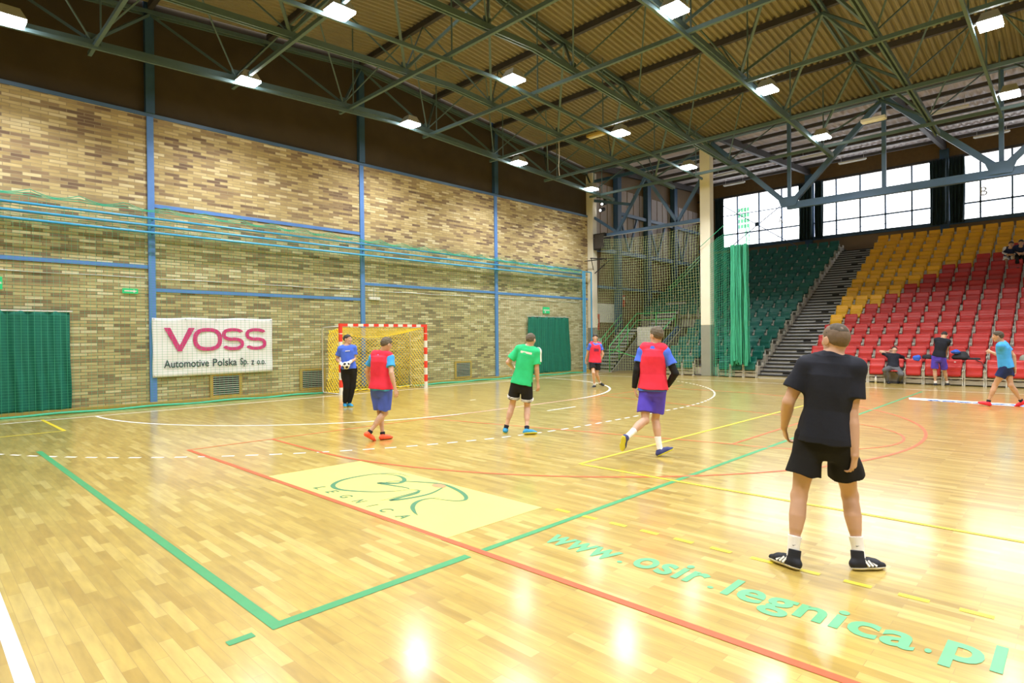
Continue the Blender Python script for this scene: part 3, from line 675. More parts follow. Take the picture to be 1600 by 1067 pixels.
for k in range(84):
    r=rnd; a=(k/83-.5); b=B(); ph=r.random()*6; dep=r.uniform(-.14,.14)
    b.tube([(dep+.012*math.sin(z*2+ph), a*(.60+.10*(1-z/5))+.012*math.sin(z*3.1+ph), .45+z*.93+.25*r.random()*(z<.2)) for z in [5.0*i/12 for i in range(13)]],r.uniform(.009,.020),5); b.build('net_fold',M['net_green'],t)
for k,(yo,dx) in enumerate(((-.16,.06),(.17,-.05))):
    net('net_layer',(dx,yo-.16,5.08),(0,.33,0),(0,0,-4.5),12,90,.006,'net_green',t,lambda a,b_:(.04*math.sin(a*20),0,0))

# ============================================================ GRANDSTAND
R0,RUN,RISE,NR=12.41,.755,.40,15
gs=thing('grandstand','terraced grandstand structure of dark decks and beige risers under the seats','grandstand',(0,0,0))
def terrace(ya,yb,k0,nm):
    b=B(); dk=B()
    for k in range(k0,NR-1):
        x=R0+RUN*k; z0=RISE*k; b.box(x,x+.03,ya,yb,0 if k==k0 else z0-.0,z0+RISE-.03)
        dk.box(x-.02,x+RUN,ya,yb,z0+RISE-.03,z0+RISE)
    x=R0+RUN*(NR-1); b.box(x,x+.03,ya,yb,RISE*(NR-1),RISE*NR); dk.box(x,24,ya,yb,RISE*NR-.03,RISE*NR)
    b.build('riser_boards',M['riser'],gs); dk.build('deck_boards',M['deck'],gs)
terrace(-30,-8.2,0,'a'); terrace(-6.6,-2.52,0,'b'); terrace(-2.52,1.42,6,'c')
B().box(12.3,R0,-6.6,-2.5,0,.05).build('foot_board',M['deck'],gs); B().box(12.3,R0,-30,-8.2,0,.05).build('foot_board',M['deck'],gs)
b=B(); b.add([(R0,-2.50,0),(R0+RUN*6,-2.50,0),(R0+RUN*6,-2.50,RISE*6),(R0+RUN,-2.50,RISE),(R0,-2.50,RISE)],[(0,1,2,3,4)]); solid(b.build('side_board',M['concrete_grey'],gs),.03)
# stepped aisle
ai=thing('aisle_stairs','long straight flight of pale grey aisle steps between green and red seats','stairs',(0,-7.4,0))
N_=3*NR-1; 
for n in range(N_):
    x=12.16+RUN/3*n; z=RISE/3*n
    B().box(x,x+.02,-.79,.79,z,z+RISE/3-.045).build('step_riser',M['step'],ai)
    B().box(x-.035,x+RUN/3+.02,-.79,.79,z+RISE/3-.045,z+RISE/3).build('step_tread',M['black'],ai)
    if n%3==1: B().box(x-.012,x-.001,-.30,-.02,z+.02,z+RISE/3-.055).build('light_slot',M['black'],ai)
for s_,nm in ((1,'green'),(-1,'red')):
    for k in range(NR):
        x=12.16+RUN*k; z=RISE*k
        B().box(x-.03,x+.62,s_*.80-.02*(s_<0),s_*.80+.02*(s_>0),z-.0,z+.46).build('aisle_side_panel',M['riser'],ai)
        B().box(x+.40,x+.62,s_*.80-.021*(s_<0),s_*.80+.021*(s_>0),z+.46,z+.58).build('aisle_side_cap',M['seat_frame'],ai)

# seats
def slab(w_,h_,t_,curve,n=5):
    """rounded slightly curved plastic shell: x across, z up, y thickness (front = -y)"""
    b=B(); vs=[]; nx,nz=8,6
    for f in (0,1):
        for j in range(nz+1):
            for i in range(nx+1):
                u=i/nx*2-1; v=j/nz*2-1
                cx=u*w_/2*(1-.06*abs(v)**4); cz=v*h_/2*(1-.06*abs(u)**4)
                yy=curve*(u*u)*-1*1.0+.010*math.cos(v*3)+(t_/2 if f else -t_/2)*(1-.55*max(abs(u)**6,abs(v)**6))
                vs.append((cx,yy,cz))
    K=(nx+1)*(nz+1); fs=[]
    for j in range(nz):
        for i in range(nx):
            a=j*(nx+1)+i; fs.append((a,a+1,a+nx+2,a+nx+1)); fs.append((K+a+nx+1,K+a+nx+2,K+a+1,K+a))
    edge=[i for i in range(nx+1)]+[j*(nx+1)+nx for j in range(1,nz+1)]+[nz*(nx+1)+i for i in range(nx-1,-1,-1)]+[j*(nx+1) for j in range(nz-1,0,-1)]
    for q in range(len(edge)):
        a=edge[q]; c=edge[(q+1)%len(edge)]; fs.append((a,K+a,K+c,c))
    b.add(vs,fs); return b
def seat_proto(col,front,label,grp):
    t=thing('stadium_seat',label,'seat',(0,0,0),0,grp)
    rot=Matrix.Rotation(math.radians(-90),4,'Z')
    def part(name,bm,m_,loc,tilt):
        me=bm.mesh(name); mt=Matrix.Translation(loc)@rot@Matrix.Rotation(math.radians(tilt),4,'X')
        me.transform(mt); me.flip_normals() if 0 else None
        return obj(name,me,M[m_],t,smooth=True)
    part('backrest',slab(.435,.30,.045,.02),col,(-.02,0,.655),-16)
    part('seat_pan',slab(.405,.34,.06,.015),col,(-.15,0,.445),-8)
    b=B()
    for s_ in (-1,1):
        y=.235*s_; b.box(-.15,-.12,y-.014,y+.014,.0 if front else .1,.50); b.box(-.03,-.0,y-.014,y+.014,.12,.62); b.box(-.17,.0,y-.012,y+.012,.19,.23); b.box(-.19,-.05,y-.012,y+.012,.44,.475)
    b.box(-.15,-.12,-.235,.235,.21,.245)
    if front: b.box(-.20,-.02,-.25,-.22,0,.03); b.box(-.20,-.02,.22,.25,0,.03)
    b.build('seat_frame',M['seat_frame'],t)
    if front:
        o=obj('kick_panel',grid_mesh(lambda u,v:(-.10,-.235+.47*u,.035+.15*v-.0+.035*math.cos((u-.5)*math.pi)*-(v)),10,2),M['riser'],t); solid(o,.01)
    return t
protos={}
def ordn(n): return ['first','second','third','fourth','fifth','sixth','seventh','eighth','ninth','tenth','eleventh','twelfth','thirteenth','fourteenth','fifteenth'][n]
seatX=lambda k:12.33+RUN*k
low_yellow=[4,5,6,7,8,9,10,10,11,11,12,12,13,13]
def put(colkey,front,x,y,z,lab,grp):
    key=(colkey,front)
    if key not in protos: protos[key]=t=seat_proto(colkey,front,lab,grp)
    else: t=dup(protos[key],label=lab,group=grp)
    t.location=(x,y,z)
sitters={(0,5),(10,10),(10,11)}
def put_open(x,y,z,lab,grp):
    t=thing('stadium_seat',lab,'seat',(x,y,z),0,grp); rot=Matrix.Rotation(math.radians(-90),4,'Z')
    me=slab(.45,.30,.045,.02).mesh('backrest'); me.transform(Matrix.Translation((.02,0,.655))@rot@Matrix.Rotation(math.radians(-16),4,'X')); obj('backrest',me,M['seat_red'],t,smooth=True)
    me=slab(.42,.36,.045,.01).mesh('seat_pan'); me.transform(Matrix.Translation((-.18,0,.405))@rot@Matrix.Rotation(math.radians(84),4,'X')); obj('seat_pan',me,M['seat_red'],t,smooth=True)
    b=B()
    for s_ in (-1,1):
        yy=.235*s_; b.box(-.10,-.07,yy-.014,yy+.014,0,.42); b.box(-.28,.0,yy-.012,yy+.012,.37,.40)
    b.box(-.10,-.07,-.235,.235,.37,.395)
    b.build('seat_frame',M['seat_frame'],t)
for k in range(NR):
    for c in range(14):
        y=-8.2-.515*(c+.5); yel=k>=low_yellow[c]; col='seat_yellow' if yel else 'seat_red'; nm='yellow' if yel else 'red'
        where='front row' if k==0 else ('top row' if k==NR-1 else ordn(k)+' row')
        lab='%s seat in the %s right of the aisle steps, %s from the steps'%(nm,where,ordn(c))
        g='%s seats right of the aisle'%nm
        if (k,c) in sitters: put_open(seatX(k)+(.0),y,RISE*k,'folded-down '+lab,g)
        else: put(col,k==0,seatX(k),y,RISE*k,lab,g)
    for c in range(15):
        y=-6.55+.515*(c+.5)
        if k==0 and c in (3,4): continue
        if k<6 and c>7: continue
        where='front row' if k==0 else ('top row' if k==NR-1 else ordn(k)+' row')
        put('seat_green',k==0,seatX(k),y,RISE*k,'green seat in the %s left of the aisle steps, %s from the steps'%(where,ordn(c)),'green seats left of the aisle')

# ============================================================ CORNER STAIRCASE WITH GREEN RAILS
t=thing('corner_staircase','steel staircase with bright green rails in the corner beside the side wall','staircase',(0,0,0))
x0,x1,zl=12.55,15.0,2.05; n=13; M['concrete_dark']=mat('stair_side_grey',(.20,.20,.20),.7,var=.3,scale=2)
for i in range(n):
    x=x0+(x1-x0)*i/n; z=zl*i/n
    B().box(x-.03,x+(x1-x0)/n+.02,.36,1.40,z+zl/n-.05,z+zl/n).build('stair_tread',M['black'],t)
    B().box(x+.01,x+.03,.36,1.40,z,z+zl/n-.05).build('stair_riser',M['step'],t)
b=B(); b.add([(x0-.1,.30,0),(x1-.25,.30,0),(x1-.05,.30,.35),(x1-.05,.30,zl-.30),(x0+.25,.30,.18)],[(0,1,2,3,4)]); solid(b.build('stair_stringer',M['concrete_dark'],t),.05)
B().box(x1,16.9,-1.95,1.42,zl-.10,zl).build('landing',M['deck'],t)
B().box(x1-.30,x1-.26,-1.0,.28,1.14,zl+.03).build('white_landing_panel',M['plastic_white'],t)
for s_,(ya,yb) in enumerate(((-1.95,-1.88),)):
    b=B(); b.add([(12.5,ya,0),(15.3,ya,0),(15.3,ya,2.0),(15.0,ya,2.0),(12.9,ya,.75),(12.5,ya,.4)],[(0,1,2,3,4,5)]); solid(b.build('side_wall',M['concrete_dark'],t),.05)
b=B(); b.bar((15.0,-1.80,2.02),(13.1,-1.80,1.0),.06,.22); b.build('lower_stringer',M['blue_steel'],t)
for i in range(8): # upper flight rising to the stand
    x=16.9+.25*0; B().box(15.6+.25*i,15.85+.25*i,-.9,.2,zl+.17*i+.12,zl+.17*i+.17).build('stair_tread',M['black'],t); B().box(15.62+.25*i,15.64+.25*i,-.9,.2,zl+.17*i,zl+.17*i+.12).build('stair_riser',M['step'],t)
g=B(); r=.022
def rail(*pts): B().tube(pts,.022,8).build('green_rail',M['rail_green'],t,smooth=True)
rail((12.42,.33,.0),(12.42,.33,1.18),(14.78,.33,2.74),(14.78,.33,2.0)); rail((12.42,.33,.86),(12.66,.33,.86+.0),(14.78,.33,2.42)); rail((13.2,.33,.55),(13.2,.33,1.69)); rail((13.95,.33,1.2),(13.95,.33,2.19))
rail((14.78,.33,2.74),(14.70,-1.8,2.74),(14.70,-1.8,2.04)); rail((14.78,.33,2.42),(14.70,-1.8,2.42)); rail((14.75,-.75,2.05),(14.75,-.75,2.74))
rail((14.70,-1.8,2.62),(13.3,-1.8,1.75),(13.0,-1.8,1.2)); rail((12.42,.33,1.0),(12.75,.30,1.0),(13.35,-.9,.55),(13.2,-1.2,.45))
rail((12.7,1.36,.0),(12.7,1.36,1.15),(15.0,1.36,2.75)); rail((12.7,1.36,.85),(15.0,1.36,2.4)); rail((13.6,1.36,.9),(13.6,1.36,1.78))
rail((17.0,-.2,4.1),(20.5,-.2,6.1)) ; rail((17.0,-.2,3.9),(20.5,-.2,5.9))
B().box(12.6,13.4,1.44,1.48,.55,1.55).build('white_side_board',M['plastic_white'],t)
# fire cabinet, extinguisher sign, speaker, projector cluster, folded hoop bracket
t=thing('fire_cabinet','dark red fire hose cabinet on the side wall beside the corner column','fire cabinet',(13.05,1.60,2.33)); B().box(-.20,.22,-.12,.08,-.38,.40).build('cabinet_body',M['fire_red'],t,bevel=.01); B().box(-.05,.10,-.13,-.121,-.06,.16).build('white_symbol',M['plastic_white'],t); B().box(-.17,-.15,-.14,-.12,-.1,.1).build('handle',M['black'],t)
t=thing('fire_extinguisher','small red extinguisher cabinet mounted between the dark blue wall columns','fire cabinet',(15.45,1.62,3.45)); B().box(-.12,.12,-.1,.135,-.3,.3).build('cabinet_body',M['fire_red'],t,bevel=.01); B().box(-.06,.06,-.11,-.101,.05,.2).build('white_symbol',M['plastic_white'],t)
t=thing('loudspeaker','big black loudspeaker box hung beside the corner white column','speaker',(12.30,.62,6.02)); B().box(-.25,.25,-.34,.30,-.36,.38).build('cabinet',M['black'],t,bevel=.02); B().box(-.26,-.25,-.29,.25,-.30,.33).build('grille',M['dark_steel'],t); B().bar((0,.28,.2),(0,.39,.2),.06,.06).build('bracket',M['dark_steel'],t)
t=thing('spotlight_cluster','small black stage lights on a bracket near the top of the corner column','spotlight',(12.7,.75,7.9))
for dy,dz in ((0,0),(.1,-.28),(-.15,.22)): B().tube([(-.16,dy,dz-.05),(.12,dy,dz+.05)],.09,10).build('lamp_can',M['black'],t); 
for dy,dz in ((0,0),(.1,-.28)): B().tube([(-.185,dy,dz-.058),(-.162,dy,dz-.051)],.05,10).build('lens',mat('spot_lens',(1,1,1),.3,emit=((1,1,1),8)) if dz==0 else bpy.data.materials['spot_lens'],t)
B().bar((.12,0,.3),(-.35,.45,.3),.04,.04).build('bracket',M['dark_steel'],t)
t=thing('folded_hoop_bracket','black folded wall bracket for a hoop on the corner of the brick wall','bracket',(11.6,.35,4.95))
B().tube([(-.75,-.15,.15),(.95,-.15,.25)],.025,8).build('top_bar',M['black'],t); B().tube([(.75,-.15,.22),(-.1,.1,-.45)],.022,8).build('strut',M['black'],t); B().tube([(-.7,-.15,.15),(-.2,.1,-.3)],.018,8).build('strut',M['black'],t); B().tube([(.2,-.15,.2),(.2,.9,.2)],.022,8).build('wall_arm',M['black'],t)
# bags, cap and bottle left on the seats
M['bag']=mat('black_bag_cloth',(.02,.022,.03),.8,var=.3,bump=.4); M['cap_blue']=mat('bright_blue_cloth',(.03,.12,.62),.7)
def lump(name,loc,r,m_,parent,seed,flat=1):
    bm=bmesh.new(); bmesh.ops.create_icosphere(bm,subdivisions=3,radius=1); rr=random.Random(seed); a=[rr.uniform(0,6) for _ in range(6)]
    for v in bm.verts:
        c=v.co; s_=1+.10*math.sin(3*c.x+a[0])+.10*math.sin(4*c.y+a[1])+.08*math.sin(5*c.z+a[2]); v.co=Vector((c.x*r[0],c.y*r[1],max(c.z,-.6)*r[2]))*s_
    me=bpy.data.meshes.new(name); bm.to_mesh(me); bm.free(); return obj(name,me,M[m_],parent,loc,True)
t=thing('sports_bag','black sports bag slumped on the front seats right of the bending person','bag',(12.45,-12.75,.78)); lump('bag_body',(0,0,.10),(.14,.20,.15),'bag',t,3); lump('shoe_pouch',(-.02,-.32,.04),(.09,.16,.05),'bag',t,5); B().tube([(-.1,-.3,.06),(-.22,-.52,-.05),(-.2,-.6,-.25)],.012,6).build('strap',M['bag'],t); lump('white_towel',(-.10,.12,-.06),(.05,.07,.05),'plastic_white',t,8)
tag(lump('cap',(12.40,-12.62,1.03),(.10,.12,.08),'cap_blue',None,9),'bright blue cap lying on top of the black sports bag','cap')
tag(lump('blue_bag',(12.36,-11.62,.82),(.08,.11,.11),'cap_blue',None,11),'small bright blue bag hanging over a red seat beside the seated person','bag')
tag(lump('black_bag',(12.62,-11.85,.86),(.10,.13,.08),'bag',None,12),'black bag on the second row left of the bending person','bag')
tag(lump('grey_bag',(12.5,-14.4,.80),(.18,.26,.18),'concrete_grey',None,13),'dark grey bag on the seats at the right edge of the picture','bag')
t=thing('water_bottle','clear plastic water bottle standing on the floor left of the seated person','bottle',(12.06,-10.52,0)); B().tube([(0,0,0),(0,0,.16),(0,0,.2),(0,0,.225)],[.035,.035,.016,.014],12).build('bottle_body',M['plastic_white'],t,smooth=True); B().tube([(0,0,.225),(0,0,.245)],.017,10).build('bottle_cap',M['cap_blue'],t)

# ============================================================ PEOPLE (implicit surfaces, meshed by surface nets)
class Field:
    def __init__(s, lo, hi, res):
        s.res=res; s.lo=np.array(lo,float); n=np.ceil((np.array(hi)-s.lo)/res).astype(int)+1; s.n=n
        s.ax=[(s.lo[i]+res*np.arange(n[i])).astype(np.float32) for i in range(3)]
        s.D=np.full(n,.3,np.float32)
    def block(s, lo, hi):
        i0=[max(0,int((lo[i]-s.lo[i])/s.res)) for i in range(3)]; i1=[min(int(s.n[i]),int((hi[i]-s.lo[i])/s.res)+2) for i in range(3)]
        if any(b<=a for a,b in zip(i0,i1)): return None,None
        sl=tuple(slice(a,b) for a,b in zip(i0,i1))
        return sl,(s.ax[0][sl[0]][:,None,None], s.ax[1][sl[1]][None,:,None], s.ax[2][sl[2]][None,None,:])
    def put(s, lo, hi, fn, k=.02, cut=False):
        pad=k+.03; sl,P=s.block(np.array(lo)-pad,np.array(hi)+pad)
        if sl is None: return
        d=fn(*P).astype(np.float32); a=s.D[sl]
        if cut: d=-d; h=np.maximum(k-np.abs(a-d),0)/max(k,1e-6); s.D[sl]=np.maximum(a,d)+h*h*k*.25
        else: h=np.maximum(k-np.abs(a-d),0)/max(k,1e-6); s.D[sl]=np.minimum(a,d)-h*h*k*.25
    def limb(s, a, b, prof, k=.02, flat=None, cutb=False, cuta=False, cut=False):
        """tapered limb from a to b; prof = radii at equal steps; flat = (axis, factor)"""
        a=np.array(a,float); b=np.array(b,float); ba=b-a; L=float(ba@ba); rm=max(prof); hs=np.linspace(0,1,len(prof))
        def fn(x,y,z):
            px,py,pz=x-a[0],y-a[1],z-a[2]; h=(px*ba[0]+py*ba[1]+pz*ba[2])/L; hc=np.clip(h,0,1)
            qx,qy,qz=px-hc*ba[0],py-hc*ba[1],pz-hc*ba[2]
            if flat is not None:
                n,f=flat; qn=(qx*n[0]+qy*n[1]+qz*n[2])*(1/f-1); qx=qx+n[0]*qn; qy=qy+n[1]*qn; qz=qz+n[2]*qn
            d=np.sqrt(qx*qx+qy*qy+qz*qz)-np.interp(hc,hs,prof)
            if flat is not None: d=d*flat[1]**.5
            if cutb: d=np.maximum(d,(h-1)*L**.5)
            if cuta: d=np.maximum(d,-h*L**.5)
            return d
        s.put(np.minimum(a,b)-rm, np.maximum(a,b)+rm, fn, k, cut)
    def ell(s, c, A, r, k=.02, cut=False):
        c=np.array(c,float); A=np.array(A,float); rm=max(r)
        def fn(x,y,z):
            px,py,pz=x-c[0],y-c[1],z-c[2]; q=[px*A[i][0]+py*A[i][1]+pz*A[i][2] for i in range(3)]
            k0=np.sqrt(sum((q[i]/r[i])**2 for i in range(3))); k1=np.sqrt(sum((q[i]/r[i]**2)**2 for i in range(3)))+1e-9
            return k0*(k0-1)/k1
        s.put(c-rm,c+rm,fn,k,cut)
    def torso(s, p0, p1, l0, l1, ts, ws, ds, k=.03, ex=2.4, bow=0.):
        p0=np.array(p0);p1=np.array(p1);ax=p1-p0;L2=float(ax@ax);u=ax/L2**.5; lo=np.minimum(p0,p1)-.35; hi=np.maximum(p0,p1)+.35
        l0=np.array(l0)-u*(np.array(l0)@u); l0/=np.linalg.norm(l0); l1=np.array(l1)-u*(np.array(l1)@u); l1/=np.linalg.norm(l1)
        def fn(x,y,z):
            px,py,pz=x-p0[0],y-p0[1],z-p0[2]; t=(px*ax[0]+py*ax[1]+pz*ax[2])/L2; tc=np.clip(t,ts[0],ts[-1])
            m=np.clip(t,0,1); lx=l0[0]+(l1[0]-l0[0])*m; ly=l0[1]+(l1[1]-l0[1])*m; lz=l0[2]+(l1[2]-l0[2])*m
            fx=ly*u[2]-lz*u[1]; fy=lz*u[0]-lx*u[2]; fz=lx*u[1]-ly*u[0]
            X_=px*lx+py*ly+pz*lz; Y_=px*fx+py*fy+pz*fz+bow*np.sin(np.pi*np.clip(t,0,1))
            W=np.interp(tc,ts,ws); D_=np.interp(tc,ts,ds)
            r=(np.abs(X_/W)**ex+np.abs(Y_/D_)**ex)**(1/ex); d=(r-1)*np.minimum(W,D_)
            return np.maximum(d, np.maximum(t-ts[-1],ts[0]-t)*L2**.5)
        s.put(lo,hi,fn,k)
    def halfspace(s, p, n, k=.004, lo=None, hi=None):
        """remove everything on the +n side"""
        n=np.array(n,float); n/=np.linalg.norm(n); x,y,z=s.ax; 
        d=((x[:,None,None]-p[0])*n[0]+(y[None,:,None]-p[1])*n[1]+(z[None,None,:]-p[2])*n[2]).astype(np.float32)
        if lo is not None:
            sl,_=s.block(lo,hi); 
            if sl is None: return
            s.D[sl]=np.maximum(s.D[sl],d[sl])
        else: s.D=np.maximum(s.D,d)
    def wrinkle(s, amp, freq, seed):
        r=np.random.RandomState(seed); x,y,z=s.ax; W=0
        for _ in range(5):
            f=r.normal(size=3)*freq; f[2]*=.6; W=W+np.sin(x[:,None,None]*f[0]+y[None,:,None]*f[1]+z[None,None,:]*f[2]+r.rand()*6)
        s.D=s.D+(amp*W/3).astype(np.float32)
    def mesh(s, name):
        D=s.D; n=D.shape; D[0]=D[-1]=.3; D[:,0]=D[:,-1]=.3; D[:,:,0]=D[:,:,-1]=.3
        I=D<0
        c=np.zeros((n[0]-1,n[1]-1,n[2]-1),np.uint8)
        for a in (0,1):
            for b in (0,1):
                for d in (0,1): c+=I[a:n[0]-1+a,b:n[1]-1+b,d:n[2]-1+d]
        act=np.argwhere((c>0)&(c<8)); idx=np.full(c.shape,-1,np.int32); idx[act[:,0],act[:,1],act[:,2]]=np.arange(len(act))
        if len(act)==0: return bpy.data.meshes.new(name)
        vals={}
        for a in (0,1):
            for b in (0,1):
                for d in (0,1): vals[a,b,d]=D[act[:,0]+a,act[:,1]+b,act[:,2]+d]
        acc=np.zeros((len(act),3)); cnt=np.zeros(len(act))
        for e in [((0,b,d),(1,b,d)) for b in (0,1) for d in (0,1)]+[((a,0,d),(a,1,d)) for a in (0,1) for d in (0,1)]+[((a,b,0),(a,b,1)) for a in (0,1) for b in (0,1)]:
            v0=vals[e[0]];v1=vals[e[1]]; mk=(v0<0)!=(v1<0); t=np.where(mk,v0/(v0-v1+1e-12),0); e0=np.array(e[0]);e1=np.array(e[1])
            acc+=np.where(mk[:,None],e0+(e1-e0)*t[:,None],0); cnt+=mk
        V=s.lo+(act+acc/cnt[:,None])*s.res
        Q=[]
        for ax in range(3):
            o=[0,1,2]; o.remove(ax); A=np.take(I,range(n[ax]-1),ax); Bq=np.take(I,range(1,n[ax]),ax); ch=np.argwhere(A!=Bq)
            ch=ch[(ch[:,o[0]]>0)&(ch[:,o[1]]>0)&(ch[:,o[0]]<n[o[0]]-1)&(ch[:,o[1]]<n[o[1]]-1)]
            ins=A[ch[:,0],ch[:,1],ch[:,2]]
            def cell(d0,d1):
                q=ch.copy(); q[:,o[0]]-=d0; q[:,o[1]]-=d1; return idx[q[:,0],q[:,1],q[:,2]]
            q=np.stack([cell(0,0),cell(1,0),cell(1,1),cell(0,1)],1)
            flip=ins if ax!=1 else ~ins
            q=np.where(flip[:,None],q,q[:,::-1]); Q.append(q)
        Q=np.concatenate(Q).astype(np.int32)
        me=bpy.data.meshes.new(name); me.vertices.add(len(V)); me.vertices.foreach_set('co',V.astype(np.float32).ravel())
        me.loops.add(len(Q)*4); me.loops.foreach_set('vertex_index',Q.ravel()); me.polygons.add(len(Q))
        me.polygons.foreach_set('loop_start',np.arange(0,len(Q)*4,4,dtype=np.int32)); me.polygons.foreach_set('loop_total',np.full(len(Q),4,np.int32))
        me.polygons.foreach_set('use_smooth',np.ones(len(Q),bool)); me.update(calc_edges=True); me.validate()
        return me
def nrm(v): v=np.array(v,float); return v/np.linalg.norm(v)
CL={}
def cloth(name,col,rough=.85,var=.16,scale=9,bump=.5):
    if name not in CL: CL[name]=mat(name,col,rough,var=var,scale=scale,bump=bump,spec=.25)
    return CL[name]
def build_person(J, label, cfg):
    s=J['H']/1.8; res=J['res']; wf=cfg.get('slim',.93)
    def A(k): return np.array(J[k],float)
    for e_ in 'lr':
        if not J.get('_n'+e_): J['_n'+e_]=1; mid=(A('sh_l')+A('sh_r'))/2 if e_=='l' else mid; J['sh_'+e_]=(mid+(A('sh_'+e_)-mid)*cfg.get('shw',.90)-nrm(A('neck')-A('pelvis'))*.014*s).tolist()
    pel,neck,head=A('pelvis'),A('neck'),A('head'); up=nrm(neck-pel)
    origin=np.array([pel[0],pel[1],cfg.get('base_z',0.)])
    pts=np.array([A(k) for k in ('pelvis','neck','head','wr_l','wr_r','el_l','el_r','kn_l','kn_r','an_l','an_r')])
    lo=pts.min(0)-.30*s; hi=pts.max(0)+.30*s
    lo[2]=min(pts[:,2].min()-.13*s, lo[2]+.12)
    F0=lambda r=res,l=lo,h=hi: Field(l,h,r)
    root=thing('person',label,'person',tuple(origin))
    def fin(fld,name,m_):
        me=fld.mesh(name); me.transform(Matrix.Translation(-Vector(origin))); return obj(name,me,m_,root)
    latH=nrm(A('hip_r')-A('hip_l')); latS=nrm(A('sh_r')-A('sh_l')); fr=nrm(np.cross(up,latS)); frH=nrm(np.cross(up,latH))
    TS=[-.13,-.02,.12,.32,.55,.75,.90,.985]; WS=np.array([.135,.168,.160,.135,.152,.166,.140,.070])*s*wf; DS=np.array([.085,.108,.105,.090,.105,.108,.085,.055])*s
    b=F0()
    b.torso(pel,neck,latH,latS,TS,WS,DS,k=.03,bow=0)
    for e in 'lr':
        sg=1 if e=='r' else -1
        sh,el,wr,hip,kn,an=[A(q+e) for q in ('sh_','el_','wr_','hip_','kn_','an_')]
        b.ell(sh-latS*sg*.02*s-up*.01*s,np.eye(3),[.054*s]*3,k=.05)
        b.limb(neck-up*.02*s,sh-up*.004*s,[.045*s,.044*s],k=.05)
        b.limb(sh,el,[.054*s,.050*s,.046*s,.038*s],k=.03); b.limb(el,wr,[.038*s,.043*s,.038*s,.030*s,.024*s],k=.02)
        b.limb(hip,kn,[.088*s,.084*s,.073*s,.059*s,.050*s],k=.04); 
        shin=nrm(an-kn); kf=nrm(nrm(kn-hip)-shin+1e-6*fr); kf=nrm(fr-shin*(fr@shin)) if kf@fr<0 or np.linalg.norm(nrm(kn-hip)-shin)<.1 else nrm(kf-shin*(kf@shin))
        b.limb(kn,an,[.049*s,.051*s,.046*s,.038*s,.032*s,.031*s],k=.02); b.limb(kn+shin*.06*s-kf*.014*s,kn+shin*.22*s-kf*.014*s,[.040*s,.050*s,.034*s],k=.03)
        b.ell(kn+kf*.012*s,np.eye(3),[.046*s]*3,k=.03)
        toe=nrm(A('toe_'+e)); fu=nrm(-shin+toe*(shin@toe)); b.limb(an-fu*.04*s-toe*.03*s,an+toe*.10*s-fu*.055*s,[.030*s,.028*s],k=.02)
        # hand
        hd=nrm(A('hand_'+e)); palm=nrm(-latS*sg+fr*.5) if 'palm' not in cfg else nrm(np.array(cfg['palm'][e])); palm=nrm(palm-hd*(palm@hd)); sd=nrm(np.cross(hd,palm)); 
        if sd@fr<0: sd=-sd      # thumb side towards the front
        if sd@hd>1: pass
        hs=s*.98
        for o in (-.027,-.009,.009,.027): b.limb(wr+sd*o*.5*hs,wr+hd*.085*hs+sd*o*hs,[.015*hs,.0135*hs,.0115*hs],k=.012,flat=(palm,.85))
        fr_=max(.0078*hs,res*1.05)
        for o,Lf,ang in ((-.030,.060,.55),(-.011,.076,.5),(.010,.080,.45),(.030,.072,.4)):
            cu=cfg.get('curl',1.0); p=wr+hd*.085*hs+sd*o*hs; a=ang*cu*.5
            for i in range(3):
                d=hd*math.cos(a)+palm*math.sin(a)+sd*o*1.2; q=p+nrm(d)*Lf*hs*(.42,.32,.26)[i]; b.limb(p,q,[fr_*(1.1-.07*i),fr_*(1.03-.07*i)],k=.004); p=q; a+=ang*cu*.9
        p=wr+hd*.02*hs+sd*.020*hs
        for d,Lt in ((hd*.75+sd*.75+palm*.25,.042),(hd*.9+sd*.45+palm*.35,.034),(hd+sd*.15+palm*.4,.028)):
            q=p+nrm(d)*Lt*hs; b.limb(p,q,[fr_*1.35,fr_*1.15],k=.006); p=q
    # head
    hf=nrm(A('headF')); pit=math.radians(J.get('headpitch',0)); zz=nrm(up*.35+np.array([0,0,.65])); hf=nrm(hf-zz*(hf@zz)); hr=np.cross(hf,zz); f=hf*math.cos(pit)+zz*math.sin(pit); u=nrm(np.cross(hr,f)); hr=nrm(np.cross(f,u)); Ax=[hr,f,u]
    P=lambda r,ff,uu: head+(hr*r+f*ff+u*uu)*s
    b.limb(neck-up*.03*s,P(0,-.015,-.035),[.060*s,.056*s,.054*s],k=.035)
    b.ell(P(0,-.008,.020),Ax,[.076*s,.096*s,.090*s],k=.02); b.ell(P(0,.026,-.052),Ax,[.056*s,.062*s,.058*s],k=.035)
    b.limb(P(-.018,.062,-.098),P(.018,.062,-.098),[.018*s,.018*s],k=.03); b.limb(P(-.034,.074,.020),P(.034,.074,.020),[.012*s,.012*s],k=.02)
    b.ell(P(.036,.066,-.022),Ax,[.022*s,.018*s,.02*s],k=.02); b.ell(P(-.036,.066,-.022),Ax,[.022*s,.018*s,.02*s],k=.02)
    for sg in (-1,1): b.ell(P(.031*sg,.096,.004),Ax,[.015*s,.014*s,.010*s],k=.012,cut=True)
    b.limb(P(0,.086,.010),P(0,.106,-.030),[.009*s,.015*s],k=.012); b.limb(P(-.012,.094,-.034),P(.012,.094,-.034),[.008*s,.008*s],k=.01)
    b.limb(P(-.020,.082,-.058),P(0,.090,-.056),[.006*s,.008*s],k=.006); b.limb(P(0,.090,-.056),P(.020,.082,-.058),[.008*s,.006*s],k=.006); b.limb(P(-.018,.081,-.068),P(.018,.081,-.068),[.008*s,.008*s],k=.006)
